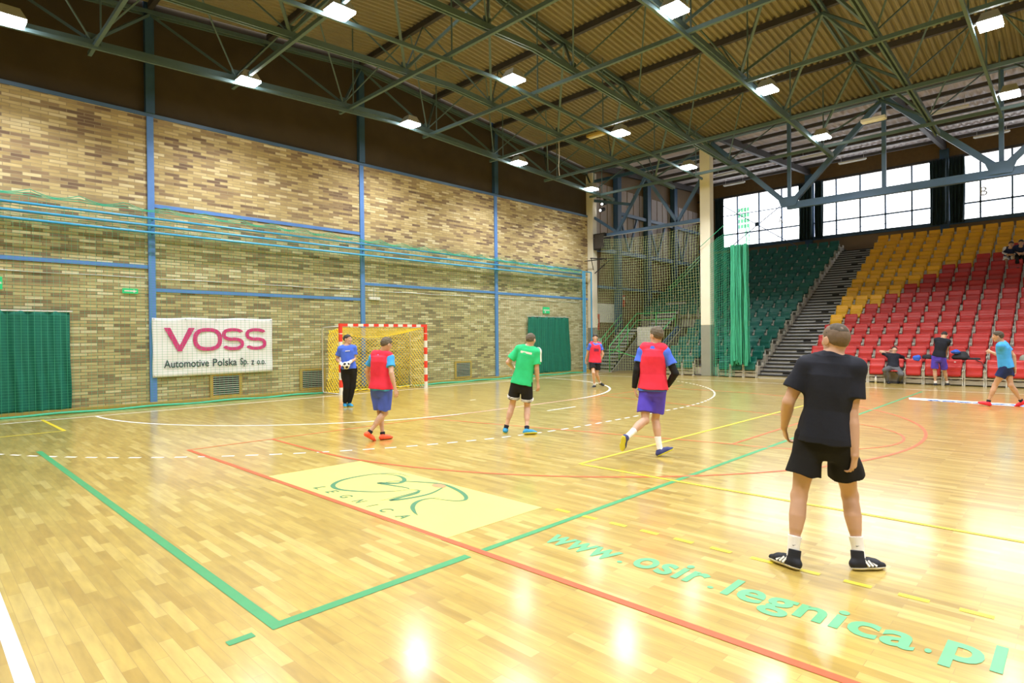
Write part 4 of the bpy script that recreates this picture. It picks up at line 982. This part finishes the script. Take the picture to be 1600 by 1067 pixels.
    for sg in (-1,1):
        b.ell(P(.082*sg,-.010,-.010),[nrm(hr*sg-f*.5),nrm(f+hr*sg*.5),u],[max(.009*s,res*.9),.020*s,.034*s],k=.008)
    fin(b,'body',cfg.get('skin',M['skin']))
    # eyes, brows and lips
    if cfg.get('face'):
        e=Field(head-.16*s,head+.16*s,.003)
        for sg in (-1,1): e.ell(P(.031*sg,.078,.003),Ax,[.013*s]*3,k=.001)
        fin(e,'eyes',M['plastic_white']); e=Field(head-.16*s,head+.16*s,.0025)
        for sg in (-1,1): e.ell(P(.031*sg,.0885,.003),Ax,[.0055*s]*3,k=.001); e.limb(P(.016*sg,.089,.021),P(.046*sg,.082,.022),[.0042*s,.003*s],k=.001)
        fin(e,'irises_and_brows',M['black'])
        e=Field(head-.16*s,head+.16*s,.0025); e.limb(P(-.019,.0845,-.0615),P(.019,.0845,-.0615),[.004*s,.0075*s,.004*s],k=.002); fin(e,'lips',CL.setdefault('lips',mat('lips',(.45,.14,.12),.5)))
    # hair
    hl=Field(head-.18*s,head+.20*s,max(.004,res*.7)); th,top=cfg.get('hair_t',.006),cfg.get('hair_top',.012)
    hl.ell(P(0,-.010,.020),Ax,[(.076+th)*s,(.095+th)*s,(.089+th)*s],k=.01); hl.ell(P(0,.0,.045),Ax,[(.066+top*.5)*s,(.086+top*.6)*s,(.060+top)*s],k=.02)
    n=nrm(-f*cfg.get('nape',.62)+u*.78)
    hl.halfspace(P(0,cfg.get('hairline',.066),.052),-n)
    for sg in (-1,1): hl.ell(P(.090*sg,.004,-.024),Ax,[.032*s,.034*s,.052*s],k=.004,cut=True)
    hl.wrinkle(cfg.get('hair_w',.0025),110,5); ho=fin(hl,'hair',cfg['hair'])
    if cfg.get('fade'):
        h2=Field(head-.18*s,head+.20*s,.004); h2.ell(P(0,-.010,.024),Ax,[(.0755+th)*s,(.0945+th)*s,(.092+th)*s],k=.01); h2.halfspace(P(0,0,.045),-nrm(u+f*.12)); h2.wrinkle(.0015,120,4); q=fin(h2,'crown_hair',cfg['fade']); q.parent=ho
    # shirt
    infl=cfg.get('loose',.016)*s; hem=cfg.get('hem',-.14)
    def top(name,m_,infl,sleeves,hem,neckcut=.5,armcut=False,slen=.58,seed=1,neck_t=.985):
        c=F0(); ts=[hem,-.02,.12,.32,.55,.75,.90,neck_t]; w2=np.array([.190,.186,.172,.155,.160,.168,.138,.078])*s*wf+infl; d2=np.array([.128,.127,.118,.108,.114,.113,.090,.062])*s+infl
        if armcut: w2[5:]=np.array([.160,.142,.100])*s*wf+infl*.8; d2[5:]+=.012*s
        c.torso(pel,neck,latH,latS,ts,w2,d2,k=.03)
        for e in 'lr':
            sh,el=A('sh_'+e),A('el_'+e); sg=1 if e=='r' else -1
            if not armcut: c.limb(neck-up*.02*s,sh-up*.006*s,[.046*s+infl*.5,.050*s+infl*.4],k=.05)
            else: c.limb(neck-up*.022*s,(sh*.66+neck*.34)+up*.008*s,[.052*s+infl*.9,.066*s+infl*.9],k=.03)
            if sleeves:
                c.ell(sh-latS*sg*.02*s-up*.012*s,np.eye(3),[.062*s+infl*.7]*3,k=.05); c.limb(sh-up*.006*s,sh+(el-sh)*slen,[.055*s+infl*.4,.055*s+infl*.8,.058*s+infl*1.2],k=.03,cutb=True)
        c.halfspace(neck+fr*.02*s-up*(-.018)*s,up*.9+fr*neckcut)
        c.wrinkle(cfg.get('wr',.0055),22,seed); fin(c,name,m_)
    top('shirt',cfg['shirt'],infl,True,hem if 'bib' not in cfg else hem-.03,slen=cfg.get('slen',.60),seed=cfg.get('seed',1))
    if 'bib' in cfg: top('bib',cfg['bib'],infl+.018*s,False,hem+.02,armcut=True,neckcut=.75,seed=9,neck_t=.94)
    if 'collar' in cfg:
        c=F0(); c.limb(neck-up*.02*s,neck+up*.028*s,[.075*s,.066*s],k=.005,cutb=True,cuta=True); fin(c,'collar',cfg['collar'])
    if 'long_sleeve' in cfg:
        c=F0()
        for e in 'lr':
            sh,el,wr=A('sh_'+e),A('el_'+e),A('wr_'+e); c.limb(sh+(el-sh)*.45,el,[.056*s,.046*s],k=.02,cuta=True); c.limb(el,wr,[.045*s,.048*s,.042*s,.034*s],k=.02,cutb=True)
        fin(c,'sleeves' ,cfg['long_sleeve'])
    # shorts or trousers
    c=F0(); cr=cfg.get('crotch',-.22 if cfg.get('trousers') else -.31); c.torso(pel,neck,latH,latS,[cr,cr*.5-.05,-.02,cfg.get('waist',.10)],np.array([.10,.150,.178,.168])*s*wf+.003,np.array([.075,.105,.117,.112])*s,k=.03)
    fl_=cfg.get('flare',.104)*s; ll=cfg.get('leg_len',.70)
    for e in 'lr':
        hip,kn,an=A('hip_'+e),A('kn_'+e),A('an_'+e)
        if cfg.get('trousers'):
            c.limb(hip,kn,[.104*s,.100*s,.085*s,.072*s],k=.04); c.limb(kn,an+(kn-an)*.06,[.070*s,.072*s,.060*s,.054*s],k=.03,cutb=True)
        else: c.limb(hip,hip+(kn-hip)*ll,[.098*s,.100*s,fl_],k=.03,cutb=True)
    c.wrinkle(cfg.get('wr',.0055)*1.2,24,3); fin(c,'trousers' if cfg.get('trousers') else 'shorts',cfg['shorts'])
    # socks and shoes
    for e in 'lr':
        kn,an=A('kn_'+e),A('an_'+e); shin=nrm(an-kn); toe=nrm(A('toe_'+e)); fu=nrm(-shin+toe*(shin@toe)); side=np.cross(toe,fu); sg=1 if side@latH>0 else -1
        so=cfg.get('sock_h',.2)
        L_=an-.15*s; H_=an+.15*s; L2=np.minimum(L_,an+(kn-an)*(so+.1)-.1*s); H2=np.maximum(H_,an+(kn-an)*(so+.1)+.1*s)
        k_=F0(min(res,.006),L2,H2); k_.limb(an-fu*.03*s,an+(kn-an)*so,[.040*s,.039*s,.041*s,.044*s+.06*so*.1],k=.01,cutb=True); sk=fin(k_,'sock',cfg['sock'])
        L_=np.minimum(an-toe*.10*s,an+toe*.22*s)-.09*s; H_=np.maximum(an-toe*.10*s,an+toe*.22*s)+.09*s
        def shoe(r_,ex=0.):
            q=F0(r_,L_,H_); heel=an-toe*.040*s-fu*.045*s; ball=an+toe*.098*s-fu*.052*s; tip=an+toe*.148*s-fu*.060*s
            q.limb(heel,ball,[.036*s+ex,.034*s+ex,.042*s+ex],k=.02); q.limb(ball,tip,[.042*s+ex,.032*s+ex],k=.02,flat=(fu,.75)); q.limb(an-fu*.045*s,an+toe*.06*s-fu*.035*s,[.040*s+ex,.034*s+ex],k=.02)
            if not ex: q.limb(an-fu*.03*s-toe*.01*s,an+fu*cfg.get('shoe_top',.0)*s-toe*.005*s,[.044*s,.043*s],k=.015,cutb=True)
            return q
        q=shoe(min(res,.005)); q.halfspace(an-fu*.079*s,-fu); so_=fin(q,'shoe',cfg['shoe'])
        q=shoe(min(res,.005),.004*s); q.halfspace(an-fu*.084*s,-fu); q.halfspace(an-fu*.068*s,fu); o=fin(q,'sole',cfg['sole']); o.parent=so_
        for i in range(3 if cfg.get('stripes') else 0):
            for sd_ in (-1,1):
                c0=an+toe*(.012+.026*i)*s-fu*(.018+.006*i)*s+side*sd_*.031*s; c1=an+toe*(.036+.026*i)*s-fu*.062*s+side*sd_*.043*s
                B().bar(c0-origin,c1-origin,.014*s,.014*s,up=tuple(toe)).build('white_stripe',M['plastic_white'],so_)
        if cfg.get('laces'):
            for i in range(4):
                c0=an+toe*(.045+.016*i)*s-fu*(.006+.008*i)*s; B().tube([c0-side*.022*s-origin,c0+fu*.006*s-origin,c0+side*.022*s-origin],.0025,5).build('lace',M['black'],so_)
        if cfg.get('sock_mark'):
            c0=an+(kn-an)*.17; t_=nrm(c0-np.array(C.camera.location)); bk=-t_*.0435*s; r_=nrm(np.cross(t_,up))
            B().add([tuple(c0+bk-r_*.012-origin),tuple(c0+bk-r_*.004-up*.005-origin),tuple(c0+bk+r_*.014+up*.006-origin),tuple(c0+bk-r_*.003-up*.0-origin)],[(0,1,2,3)]).build('tick_mark',M['black'],sk)
    if 'glove' in cfg:
        for e in 'lr':
            wr,hd=A('wr_'+e),nrm(A('hand_'+e)); c=F0(.005,wr-.2,wr+.2); palm=nrm(np.array(cfg['palm'][e])); palm=nrm(palm-hd*(palm@hd)); sd=nrm(np.cross(hd,palm)); sd=-sd if sd@fr<0 else sd
            c.limb(wr-hd*.05*s,wr+hd*.01*s,[.038*s,.034*s],k=.01,cuta=True)
            for o in (-.027,-.009,.009,.027): c.limb(wr,wr+hd*.085*s+sd*o*1.15*s,[.024*s,.021*s],k=.012)
            for o,Lf,ang in ((-.033,.066,.55),(-.011,.08,.5),(.012,.084,.45),(.034,.075,.4)):
                p=wr+hd*.085*s+sd*o*s; a=ang*.5
                for i in range(3):
                    q=p+nrm(hd*math.cos(a)+palm*math.sin(a))*Lf*s*(.42,.32,.26)[i]; c.limb(p,q,[.0135*s,.013*s],k=.004); p=q; a+=ang*.9
            c.limb(wr+sd*.02*s,wr+hd*.07*s+sd*.055*s+palm*.02*s,[.018*s,.014*s],k=.01); fin(c,'glove',cfg['glove'])
    for fn in cfg.get('extra',[]): fn(root,origin,s,A,up,fr,latS,latH,fin,F0)
    return root
PPL={"black": {"pelvis": [-5.905, -14.227, 0.916], "neck": [-5.868, -14.26, 1.468], "sh_r": [-5.823, -14.423, 1.4], "sh_l": [-5.92, -14.091, 1.427], "hip_r": [-5.88, -14.315, 0.879], "hip_l": [-5.933, -14.136, 0.894], "head": [-5.845, -14.283, 1.579], "headF": [0.625, 0.781, 0.0], "headpitch": 0, "front": [0.96, 0.281, 0.0], "frontS": [0.96, 0.281, 0.0], "el_l": [-5.98, -14.009, 1.138], "wr_l": [-5.855, -13.933, 0.933], "hand_l": [0.41, -0.034, -0.912], "kn_l": [-5.968, -14.073, 0.475], "an_l": [-6.094, -14.071, 0.084], "toe_l": [0.32, 0.947, 0.0], "el_r": [-5.872, -14.384, 1.077], "wr_r": [-5.916, -14.416, 0.797], "hand_r": [0.169, 0.166, -0.971], "kn_r": [-5.736, -14.336, 0.48], "an_r": [-5.815, -14.41, 0.084], "toe_r": [0.747, -0.665, 0.0], "H": 1.78, "res": 0.005}, "run": {"pelvis": [-3.314, -11.317, 0.929], "neck": [-3.294, -11.333, 1.482], "sh_r": [-3.249, -11.498, 1.421], "sh_l": [-3.342, -11.165, 1.435], "hip_r": [-3.29, -11.407, 0.896], "hip_l": [-3.341, -11.226, 0.903], "head": [-3.268, -11.359, 1.629], "headF": [0.331, 0.944, 0.0], "headpitch": 0, "front": [0.963, 0.27, 0.0], "frontS": [0.963, 0.27, 0.0], "el_l": [-3.427, -11.143, 1.162], "wr_l": [-3.418, -11.095, 0.914], "hand_l": [0.024, -0.22, -0.975], "kn_l": [-3.428, -11.266, 0.489], "an_l": [-3.78, -11.202, 0.288], "toe_l": [0.298, 0.363, -0.883], "el_r": [-3.213, -11.601, 1.123], "wr_r": [-3.14, -11.444, 0.94], "hand_r": [-0.364, 0.488, -0.794], "kn_r": [-3.232, -11.308, 0.486], "an_r": [-3.306, -11.405, 0.095], "toe_r": [0.653, -0.638, 0.407], "H": 1.78, "res": 0.006}, "far": {"pelvis": [5.095, -4.197, 0.867], "neck": [5.115, -4.213, 1.42], "sh_r": [4.979, -4.103, 1.374], "sh_l": [5.248, -4.32, 1.358], "hip_r": [5.021, -4.137, 0.842], "hip_l": [5.167, -4.255, 0.833], "head": [5.11, -4.206, 1.588], "headF": [-0.753, -0.658, 0.0], "headpitch": 0, "front": [-0.627, -0.779, 0.0], "frontS": [-0.627, -0.779, 0.0], "el_l": [5.281, -4.38, 1.068], "wr_l": [5.206, -4.295, 0.811], "hand_l": [-0.627, 0.317, -0.712], "kn_l": [5.125, -4.246, 0.41], "an_l": [5.409, -4.167, 0.124], "toe_l": [-0.234, -0.95, -0.208], "el_r": [5.009, -3.99, 1.112], "wr_r": [5.028, -3.888, 0.882], "hand_r": [-0.1, 0.06, -0.993], "kn_r": [4.875, -4.302, 0.478], "an_r": [4.983, -4.261, 0.084], "toe_r": [-0.961, -0.278, 0.0], "H": 1.78, "res": 0.008}, "green": {"pelvis": [-3.099, -8.684, 0.876], "neck": [-3.012, -8.767, 1.471], "sh_r": [-2.932, -8.902, 1.385], "sh_l": [-3.108, -8.616, 1.451], "hip_r": [-3.056, -8.758, 0.83], "hip_l": [-3.151, -8.603, 0.865], "head": [-2.988, -8.79, 1.579], "headF": [0.929, 0.369, 0.0], "headpitch": -12, "front": [0.851, 0.525, 0.0], "frontS": [0.851, 0.525, 0.0], "el_l": [-3.238, -8.499, 1.202], "wr_l": [-3.03, -8.416, 1.093], "hand_l": [0.689, -0.718, 0.101], "kn_l": [-3.131, -8.48, 0.464], "an_l": [-3.271, -8.461, 0.083], "toe_l": [0.781, 0.625, 0.0], "el_r": [-2.959, -8.895, 1.093], "wr_r": [-2.905, -8.866, 0.851], "hand_r": [0.003, -0.132, -0.991], "kn_r": [-2.975, -8.686, 0.424], "an_r": [-3.145, -8.826, 0.083], "toe_r": [0.826, -0.564, 0.0], "H": 1.76, "res": 0.006}, "bib": {"pelvis": [-5.073, -7.45, 0.862], "neck": [-5.056, -7.464, 1.39], "sh_r": [-4.977, -7.607, 1.332], "sh_l": [-5.137, -7.318, 1.345], "hip_r": [-5.031, -7.528, 0.83], "hip_l": [-5.118, -7.371, 0.837], "head": [-5.008, -7.512, 1.533], "headF": [0.998, 0.07, 0.0], "headpitch": -18, "front": [0.875, 0.485, 0.0], "frontS": [0.875, 0.485, 0.0], "el_l": [-5.15, -7.178, 1.11], "wr_l": [-5.083, -7.123, 0.885], "hand_l": [0.595, 0.349, -0.724], "kn_l": [-4.999, -7.298, 0.456], "an_l": [-5.024, -7.407, 0.08], "toe_l": [0.996, -0.087, 0.0], "el_r": [-5.041, -7.694, 1.08], "wr_r": [-5.006, -7.742, 0.834], "hand_r": [0.076, -0.166, -0.983], "kn_r": [-5.011, -7.446, 0.433], "an_r": [-5.268, -7.4, 0.14], "toe_r": [0.847, -0.044, -0.53], "H": 1.7, "res": 0.006}, "gk": {"pelvis": [-2.966, -2.877, 0.926], "neck": [-2.992, -2.845, 1.478], "sh_r": [-3.141, -2.767, 1.412], "sh_l": [-2.837, -2.93, 1.436], "hip_r": [-3.047, -2.835, 0.89], "hip_l": [-2.882, -2.923, 0.903], "head": [-2.979, -2.857, 1.623], "headF": [0.451, -0.893, 0.0], "headpitch": 0, "front": [-0.472, -0.881, 0.0], "frontS": [-0.472, -0.881, 0.0], "el_l": [-2.844, -2.937, 1.145], "wr_l": [-3.046, -3.073, 1.079], "hand_l": [-0.797, -0.185, -0.575], "kn_l": [-2.875, -2.882, 0.479], "an_l": [-2.907, -2.772, 0.084], "toe_l": [-0.003, -1.0, 0.0], "el_r": [-3.139, -2.65, 1.15], "wr_r": [-3.151, -2.877, 1.041], "hand_r": [0.146, -0.919, -0.366], "kn_r": [-3.022, -2.845, 0.465], "an_r": [-2.977, -2.7, 0.084], "toe_r": [-0.426, -0.905, 0.0], "H": 1.78, "res": 0.006}, "blue": {"pelvis": [6.478, -14.263, 0.884], "neck": [6.419, -14.198, 1.419], "sh_r": [6.592, -14.22, 1.386], "sh_l": [6.258, -14.189, 1.346], "hip_r": [6.572, -14.275, 0.867], "hip_l": [6.39, -14.258, 0.845], "head": [6.367, -14.143, 1.539], "headF": [0.005, 1.0, 0.0], "headpitch": 0, "front": [0.092, 0.996, 0.0], "frontS": [0.092, 0.996, 0.0], "el_l": [6.408, -14.182, 1.11], "wr_l": [6.565, -14.009, 1.188], "hand_l": [0.564, 0.747, 0.352], "kn_l": [6.399, -14.087, 0.466], "an_l": [6.326, -13.971, 0.089], "toe_l": [0.005, 0.978, 0.208], "el_r": [6.594, -14.384, 1.109], "wr_r": [6.583, -14.412, 0.827], "hand_r": [-0.06, 0.111, -0.992], "kn_r": [6.476, -14.344, 0.468], "an_r": [6.576, -14.515, 0.119], "toe_r": [0.158, 0.869, -0.469], "H": 1.74, "res": 0.007}, "bend": {"pelvis": [11.723, -12.288, 0.909], "neck": [11.74, -12.384, 1.467], "sh_r": [11.749, -12.539, 1.387], "sh_l": [11.728, -12.211, 1.444], "hip_r": [11.728, -12.372, 0.865], "hip_l": [11.716, -12.194, 0.896], "head": [11.776, -12.419, 1.565], "headF": [0.998, 0.064, 0.0], "headpitch": -45, "front": [0.998, 0.064, 0.0], "frontS": [0.998, 0.064, 0.0], "el_l": [11.858, -12.237, 1.201], "wr_l": [11.952, -12.287, 0.981], "hand_l": [0.475, -0.266, -0.839], "kn_l": [11.788, -12.173, 0.485], "an_l": [11.784, -12.186, 0.081], "toe_l": [0.947, 0.32, 0.0], "el_r": [11.949, -12.465, 1.209], "wr_r": [12.066, -12.426, 1.0], "hand_r": [0.527, 0.094, -0.845], "kn_r": [11.925, -12.4, 0.48], "an_r": [12.039, -12.448, 0.081], "toe_r": [0.994, -0.11, 0.0], "H": 1.72, "res": 0.009}, "seat": {"pelvis": [12.223, -10.991, 0.497], "neck": [12.488, -10.941, 0.951], "sh_r": [12.411, -10.782, 0.916], "sh_l": [12.51, -11.109, 0.894], "hip_r": [12.181, -10.905, 0.478], "hip_l": [12.235, -11.083, 0.466], "head": [12.511, -10.964, 1.089], "headF": [-0.957, -0.289, 0.0], "headpitch": 0, "front": [-0.957, -0.289, 0.0], "frontS": [-0.957, -0.289, 0.0], "el_l": [12.736, -11.235, 0.778], "wr_l": [12.545, -11.394, 0.767], "hand_l": [-0.454, -0.798, -0.396], "kn_l": [11.899, -11.282, 0.31], "an_l": [12.206, -11.145, 0.083], "toe_l": [-0.993, -0.119, 0.0], "el_r": [12.544, -10.56, 1.032], "wr_r": [12.704, -10.75, 1.008], "hand_r": [0.772, -0.601, 0.207], "kn_r": [11.766, -10.846, 0.447], "an_r": [11.944, -10.875, 0.083], "toe_r": [-0.928, -0.372, 0.0], "H": 1.76, "res": 0.009}, "fan": {"pelvis": [19.766, -13.387, 4.586], "neck": [19.337, -13.447, 4.897], "sh_r": [19.368, -13.269, 4.882], "sh_l": [19.393, -13.613, 4.849], "hip_r": [19.784, -13.29, 4.577], "hip_l": [19.797, -13.477, 4.559], "head": [19.355, -13.466, 5.02], "headF": [-0.997, -0.071, 0.0], "headpitch": 0, "front": [-0.997, -0.071, 0.0], "frontS": [-0.997, -0.071, 0.0], "el_l": [19.645, -13.615, 4.712], "wr_l": [19.417, -13.554, 4.623], "hand_l": [-0.701, 0.713, 0.009], "kn_l": [19.383, -13.552, 4.494], "an_l": [19.376, -13.545, 4.084], "toe_l": [-0.997, -0.071, 0.0], "el_r": [19.62, -13.226, 4.751], "wr_r": [19.414, -13.327, 4.646], "hand_r": [-0.57, -0.809, -0.139], "kn_r": [19.389, -13.312, 4.419], "an_r": [19.153, -13.316, 4.084], "toe_r": [-0.997, -0.071, 0.0], "H": 1.78, "res": 0.01}, "fan2": {"pelvis": [19.581, -13.721, 4.62], "neck": [19.128, -13.759, 4.901], "sh_r": [19.165, -13.583, 4.88], "sh_l": [19.183, -13.928, 4.864], "hip_r": [19.601, -13.626, 4.609], "hip_l": [19.611, -13.813, 4.6], "head": [19.138, -13.768, 5.022], "headF": [-0.999, -0.054, 0.0], "headpitch": 0, "front": [-0.999, -0.054, 0.0], "frontS": [-0.999, -0.054, 0.0], "el_l": [19.442, -13.888, 4.748], "wr_l": [19.222, -13.845, 4.634], "hand_l": [-0.849, 0.508, -0.149], "kn_l": [19.202, -13.863, 4.493], "an_l": [19.171, -13.855, 4.084], "toe_l": [-0.999, -0.054, 0.0], "el_r": [19.421, -13.601, 4.753], "wr_r": [19.21, -13.679, 4.639], "hand_r": [-0.752, -0.606, -0.259], "kn_r": [19.214, -13.654, 4.435], "an_r": [19.003, -13.681, 4.084], "toe_r": [-0.999, -0.054, 0.0], "H": 1.78, "res": 0.01}}
sk=M['skin']; skp=M['skin_pale']
hair_b=mat('dark_brown_hair',(.06,.045,.03),.8,var=.4,scale=40,bump=.5); hair_g=mat('grey_brown_short_hair',(.11,.09,.065),.85,var=.35,scale=40,bump=.5); hair_s=mat('shaved_side_hair',(.15,.105,.075),.8,var=.25,scale=60); hair_k=mat('black_hair',(.02,.016,.014),.7,var=.3,scale=40,bump=.5)
bk=cloth('black_shirt_cloth',(.014,.016,.026)); bks=cloth('black_shorts_cloth',(.012,.012,.014)); whs=cloth('white_sock_knit',(.80,.80,.82)); bls=cloth('black_sock_knit',(.02,.02,.03))
red=cloth('red_bib_mesh',(.72,.035,.075)); blu=cloth('royal_blue_shirt',(.07,.15,.72)); lbl=cloth('light_blue_shirt',(.06,.34,.80)); sbl=cloth('violet_blue_shorts',(.09,.06,.55)); grn=cloth('green_shirt_cloth',(.03,.52,.21)); nav=cloth('navy_cloth',(.015,.025,.10)); gry=cloth('grey_trouser_cloth',(.11,.115,.13)); wht=cloth('white_cloth',(.75,.76,.8))
sh_b=cloth('dark_shoe_upper',(.02,.022,.03),.6); sh_o=cloth('orange_shoe_upper',(.90,.12,.05),.5); sh_bl=cloth('blue_shoe_upper',(.03,.26,.50),.5); sh_r=cloth('red_shoe_upper',(.70,.03,.05),.5); yel=cloth('yellow_sole',(.65,.62,.08),.6); so_w=cloth('off_white_sole',(.70,.68,.60),.6); sh_n=cloth('navy_shoe_upper',(.05,.06,.20),.6)
def back_patch(root,origin,s,A,up,fr,latS,latH,fin,F0):
    c=A('neck')-up*.115*s; n=-fr; b=B()
    vs=[]; 
    for i in range(9):
        a=(i/8-.5)*.20*s
        for h in (.018,-.018): vs.append(tuple(c+latS*a+up*h*s+n*(.122-1.1*a*a)*s-origin))
    b.add(vs,[(2*i,2*i+1,2*i+3,2*i+2) for i in range(8)]); solid(b.build('white_name_strip',M['plastic_white'],root),.004)
def shoulder_white(root,origin,s,A,up,fr,latS,latH,fin,F0):
    for e in 'r':
        c=F0(); sh,el,nk=A('sh_r'),A('el_r'),A('neck'); c.limb(nk-up*.02*s,sh+up*.010*s,[.064*s,.074*s],k=.04); c.limb(sh,sh+(el-sh)*.60,[.0825*s,.084*s,.086*s],k=.03,cutb=True)
        n=nrm(latS*.8+fr*.75+up*.15); c.halfspace(sh+n*.028*s,-n); fin(c,'white_shoulder_panel',wht)
def hem_bands(root,origin,s,A,up,fr,latS,latH,fin,F0):
    for e in 'lr':
        hip,kn=A('hip_'+e),A('kn_'+e)
        for i in range(2):
            c=F0(); a=hip+(kn-hip)*(.585+.055*i); b_=hip+(kn-hip)*(.62+.055*i); c.limb(a,b_,[.110*s,.112*s],k=.004,cuta=True,cutb=True); fin(c,'white_hem_band',wht)
def chest_mark(root,origin,s,A,up,fr,latS,latH,fin,F0):
    c=A('neck')-up*.14*s; vs=[]
    for i in range(7):
        a=(i/6-.5)*.11*s
        for h in (.011,-.007): vs.append(tuple(c+latS*a+up*h*s+fr*(.147-1.1*a*a)*s-origin))
    b=B(); b.add(vs,[(2*i,2*i+1,2*i+3,2*i+2) for i in range(6)]); solid(b.build('white_chest_mark',M['plastic_white'],root),.004)
def bib_mark(root,origin,s,A,up,fr,latS,latH,fin,F0):
    c=A('neck')-up*.20*s; 
    for j in range(2):
        vs=[]
        for i in range(7):
            a=(i/6-.5)*.16*s
            for h in (.012,-.012): vs.append(tuple(c+latS*a+up*(h-.045*j)*s+fr*(.157-1.1*a*a)*s-origin))
        b=B(); b.add(vs,[(2*i,2*i+1,2*i+3,2*i+2) for i in range(6)]); solid(b.build('dark_bib_print',CL['navy_cloth'],root),.004)
def white_sleeves(root,origin,s,A,up,fr,latS,latH,fin,F0):
    c=F0()
    for e in 'lr':
        sh,el,wr=A('sh_'+e),A('el_'+e),A('wr_'+e); c.limb(sh,el,[.078*s,.068*s,.056*s],k=.02); c.limb(el,wr,[.056*s,.05*s,.04*s],k=.02,cutb=True)
    fin(c,'white_sleeves',wht)
build_person(PPL['black'],'tall person in black T-shirt and black shorts seen from behind in the right foreground',dict(skin=skp,hair=hair_s,fade=hair_b,hair_t=.003,hair_top=.004,hair_w=.0008,slim=.88,shw=.86,shirt=bk,shorts=bks,sock=whs,shoe=sh_b,sole=so_w,stripes=True,laces=True,sock_mark=True,sock_h=.33,shoe_top=.045,leg_len=.62,flare=.116,loose=.018,hem=-.10,slen=.66,waist=.0,face=True,curl=1.3))
build_person(PPL['run'],'person running away in red bib over blue shirt with black arm sleeves and violet shorts',dict(skin=skp,hair=hair_g,hair_top=.025,hair_t=.006,shirt=blu,bib=red,collar=blu,long_sleeve=bks,shorts=sbl,sock=whs,sock_h=.42,shoe=sh_n,sole=yel,leg_len=.74,hem=-.06,slen=.62,face=True))
build_person(PPL['far'],'person in red bib, blue shirt and black shorts facing the camera by the corner stairs',dict(skin=skp,hair=hair_k,hair_top=.022,shirt=blu,bib=red,shorts=bks,sock=whs,sock_h=.12,shoe=sh_b,sole=so_w,leg_len=.66,face=True,extra=[bib_mark]))
build_person(PPL['green'],'person in green T-shirt and black shorts with white hem bands seen from behind',dict(skin=skp,hair=hair_g,hair_t=.004,hair_top=.01,shirt=grn,collar=wht,shorts=bks,sock=bls,sock_h=.14,shoe=sh_bl,sole=yel,leg_len=.70,hem=-.08,slen=.75,face=False,extra=[back_patch,shoulder_white,hem_bands]))
build_person(PPL['bib'],'person in red bib over light blue shirt walking, with orange shoes and blue shorts',dict(skin=skp,hair=hair_g,hair_top=.022,shirt=lbl,bib=red,collar=lbl,shorts=cloth('blue_shorts_cloth',(.07,.12,.62)),sock=bls,sock_h=.11,shoe=sh_o,sole=sh_o,leg_len=.86,hem=-.08,face=True))
def toward(J,e,tgt): return (np.array(tgt)-np.array(J['wr_'+e])).tolist()
g_=PPL['gk']; ballc=(np.array(g_['wr_l'])+np.array(g_['wr_r']))/2+np.array(g_['front'])*.11+np.array([0,0,-.05])
build_person(g_,'goalkeeper in blue T-shirt and black trousers with white gloves holding a ball',dict(skin=skp,hair=hair_k,hair_t=.004,hair_top=.012,shirt=blu,shorts=bks,trousers=True,sock=bls,shoe=sh_bl,sole=yel,hem=-.02,slen=.62,face=True,glove=wht,palm={'l':toward(g_,'l',ballc),'r':toward(g_,'r',ballc)},extra=[chest_mark]))
build_person(PPL['blue'],'person in light blue T-shirt, navy shorts and red shoes running left at the right edge',dict(skin=sk,hair=hair_b,hair_top=.02,shirt=lbl,shorts=nav,sock=bls,sock_h=.12,shoe=sh_r,sole=sh_r,leg_len=.52,hem=-.05,face=True))
build_person(PPL['bend'],'person in black T-shirt and blue shorts standing with bowed head at the red front seats',dict(skin=skp,hair=hair_k,shirt=bk,shorts=sbl,sock=whs,sock_h=.16,shoe=sh_b,sole=so_w,leg_len=.86,hem=.0))
build_person(PPL['seat'],'person in black T-shirt and grey trousers lounging on a red seat, hand behind head',dict(skin=skp,hair=hair_k,shirt=bk,shorts=gry,trousers=True,sock=bls,shoe=sh_b,sole=sh_b,hem=-.02,face=True))
build_person(PPL['fan'],'spectator in navy top with white sleeves sitting high in the red seats',dict(skin=skp,hair=hair_k,shirt=nav,shorts=wht,trousers=False,crotch=-.2,leg_len=.95,sock=bls,shoe=sh_b,sole=so_w,hem=-.02,face=True,base_z=4.0,extra=[white_sleeves]))
build_person(PPL['fan2'],'spectator in dark clothes at the right edge, beside the one with white sleeves',dict(skin=skp,hair=hair_k,shirt=nav,shorts=bks,trousers=True,sock=bls,shoe=sh_b,sole=so_w,hem=-.02,base_z=4.0))
# ball in the goalkeeper's gloves
bm=bmesh.new(); bmesh.ops.create_icosphere(bm,subdivisions=4,radius=.092); me=bpy.data.meshes.new('ball')
ico=[v.co.normalized() for v in (lambda b_: (bmesh.ops.create_icosphere(b_,subdivisions=1,radius=1),b_.verts)[1])(bmesh.new())]
for f_ in bm.faces: f_.smooth=True; f_.material_index=1 if max(f_.calc_center_median().normalized().dot(c) for c in ico)>.93 else 0
bm.to_mesh(me); bm.free(); tag(obj('ball',me,[M['plastic_white'],M['black']],None,tuple(ballc)),'white ball with black patches held in the goalkeeper gloves','ball')
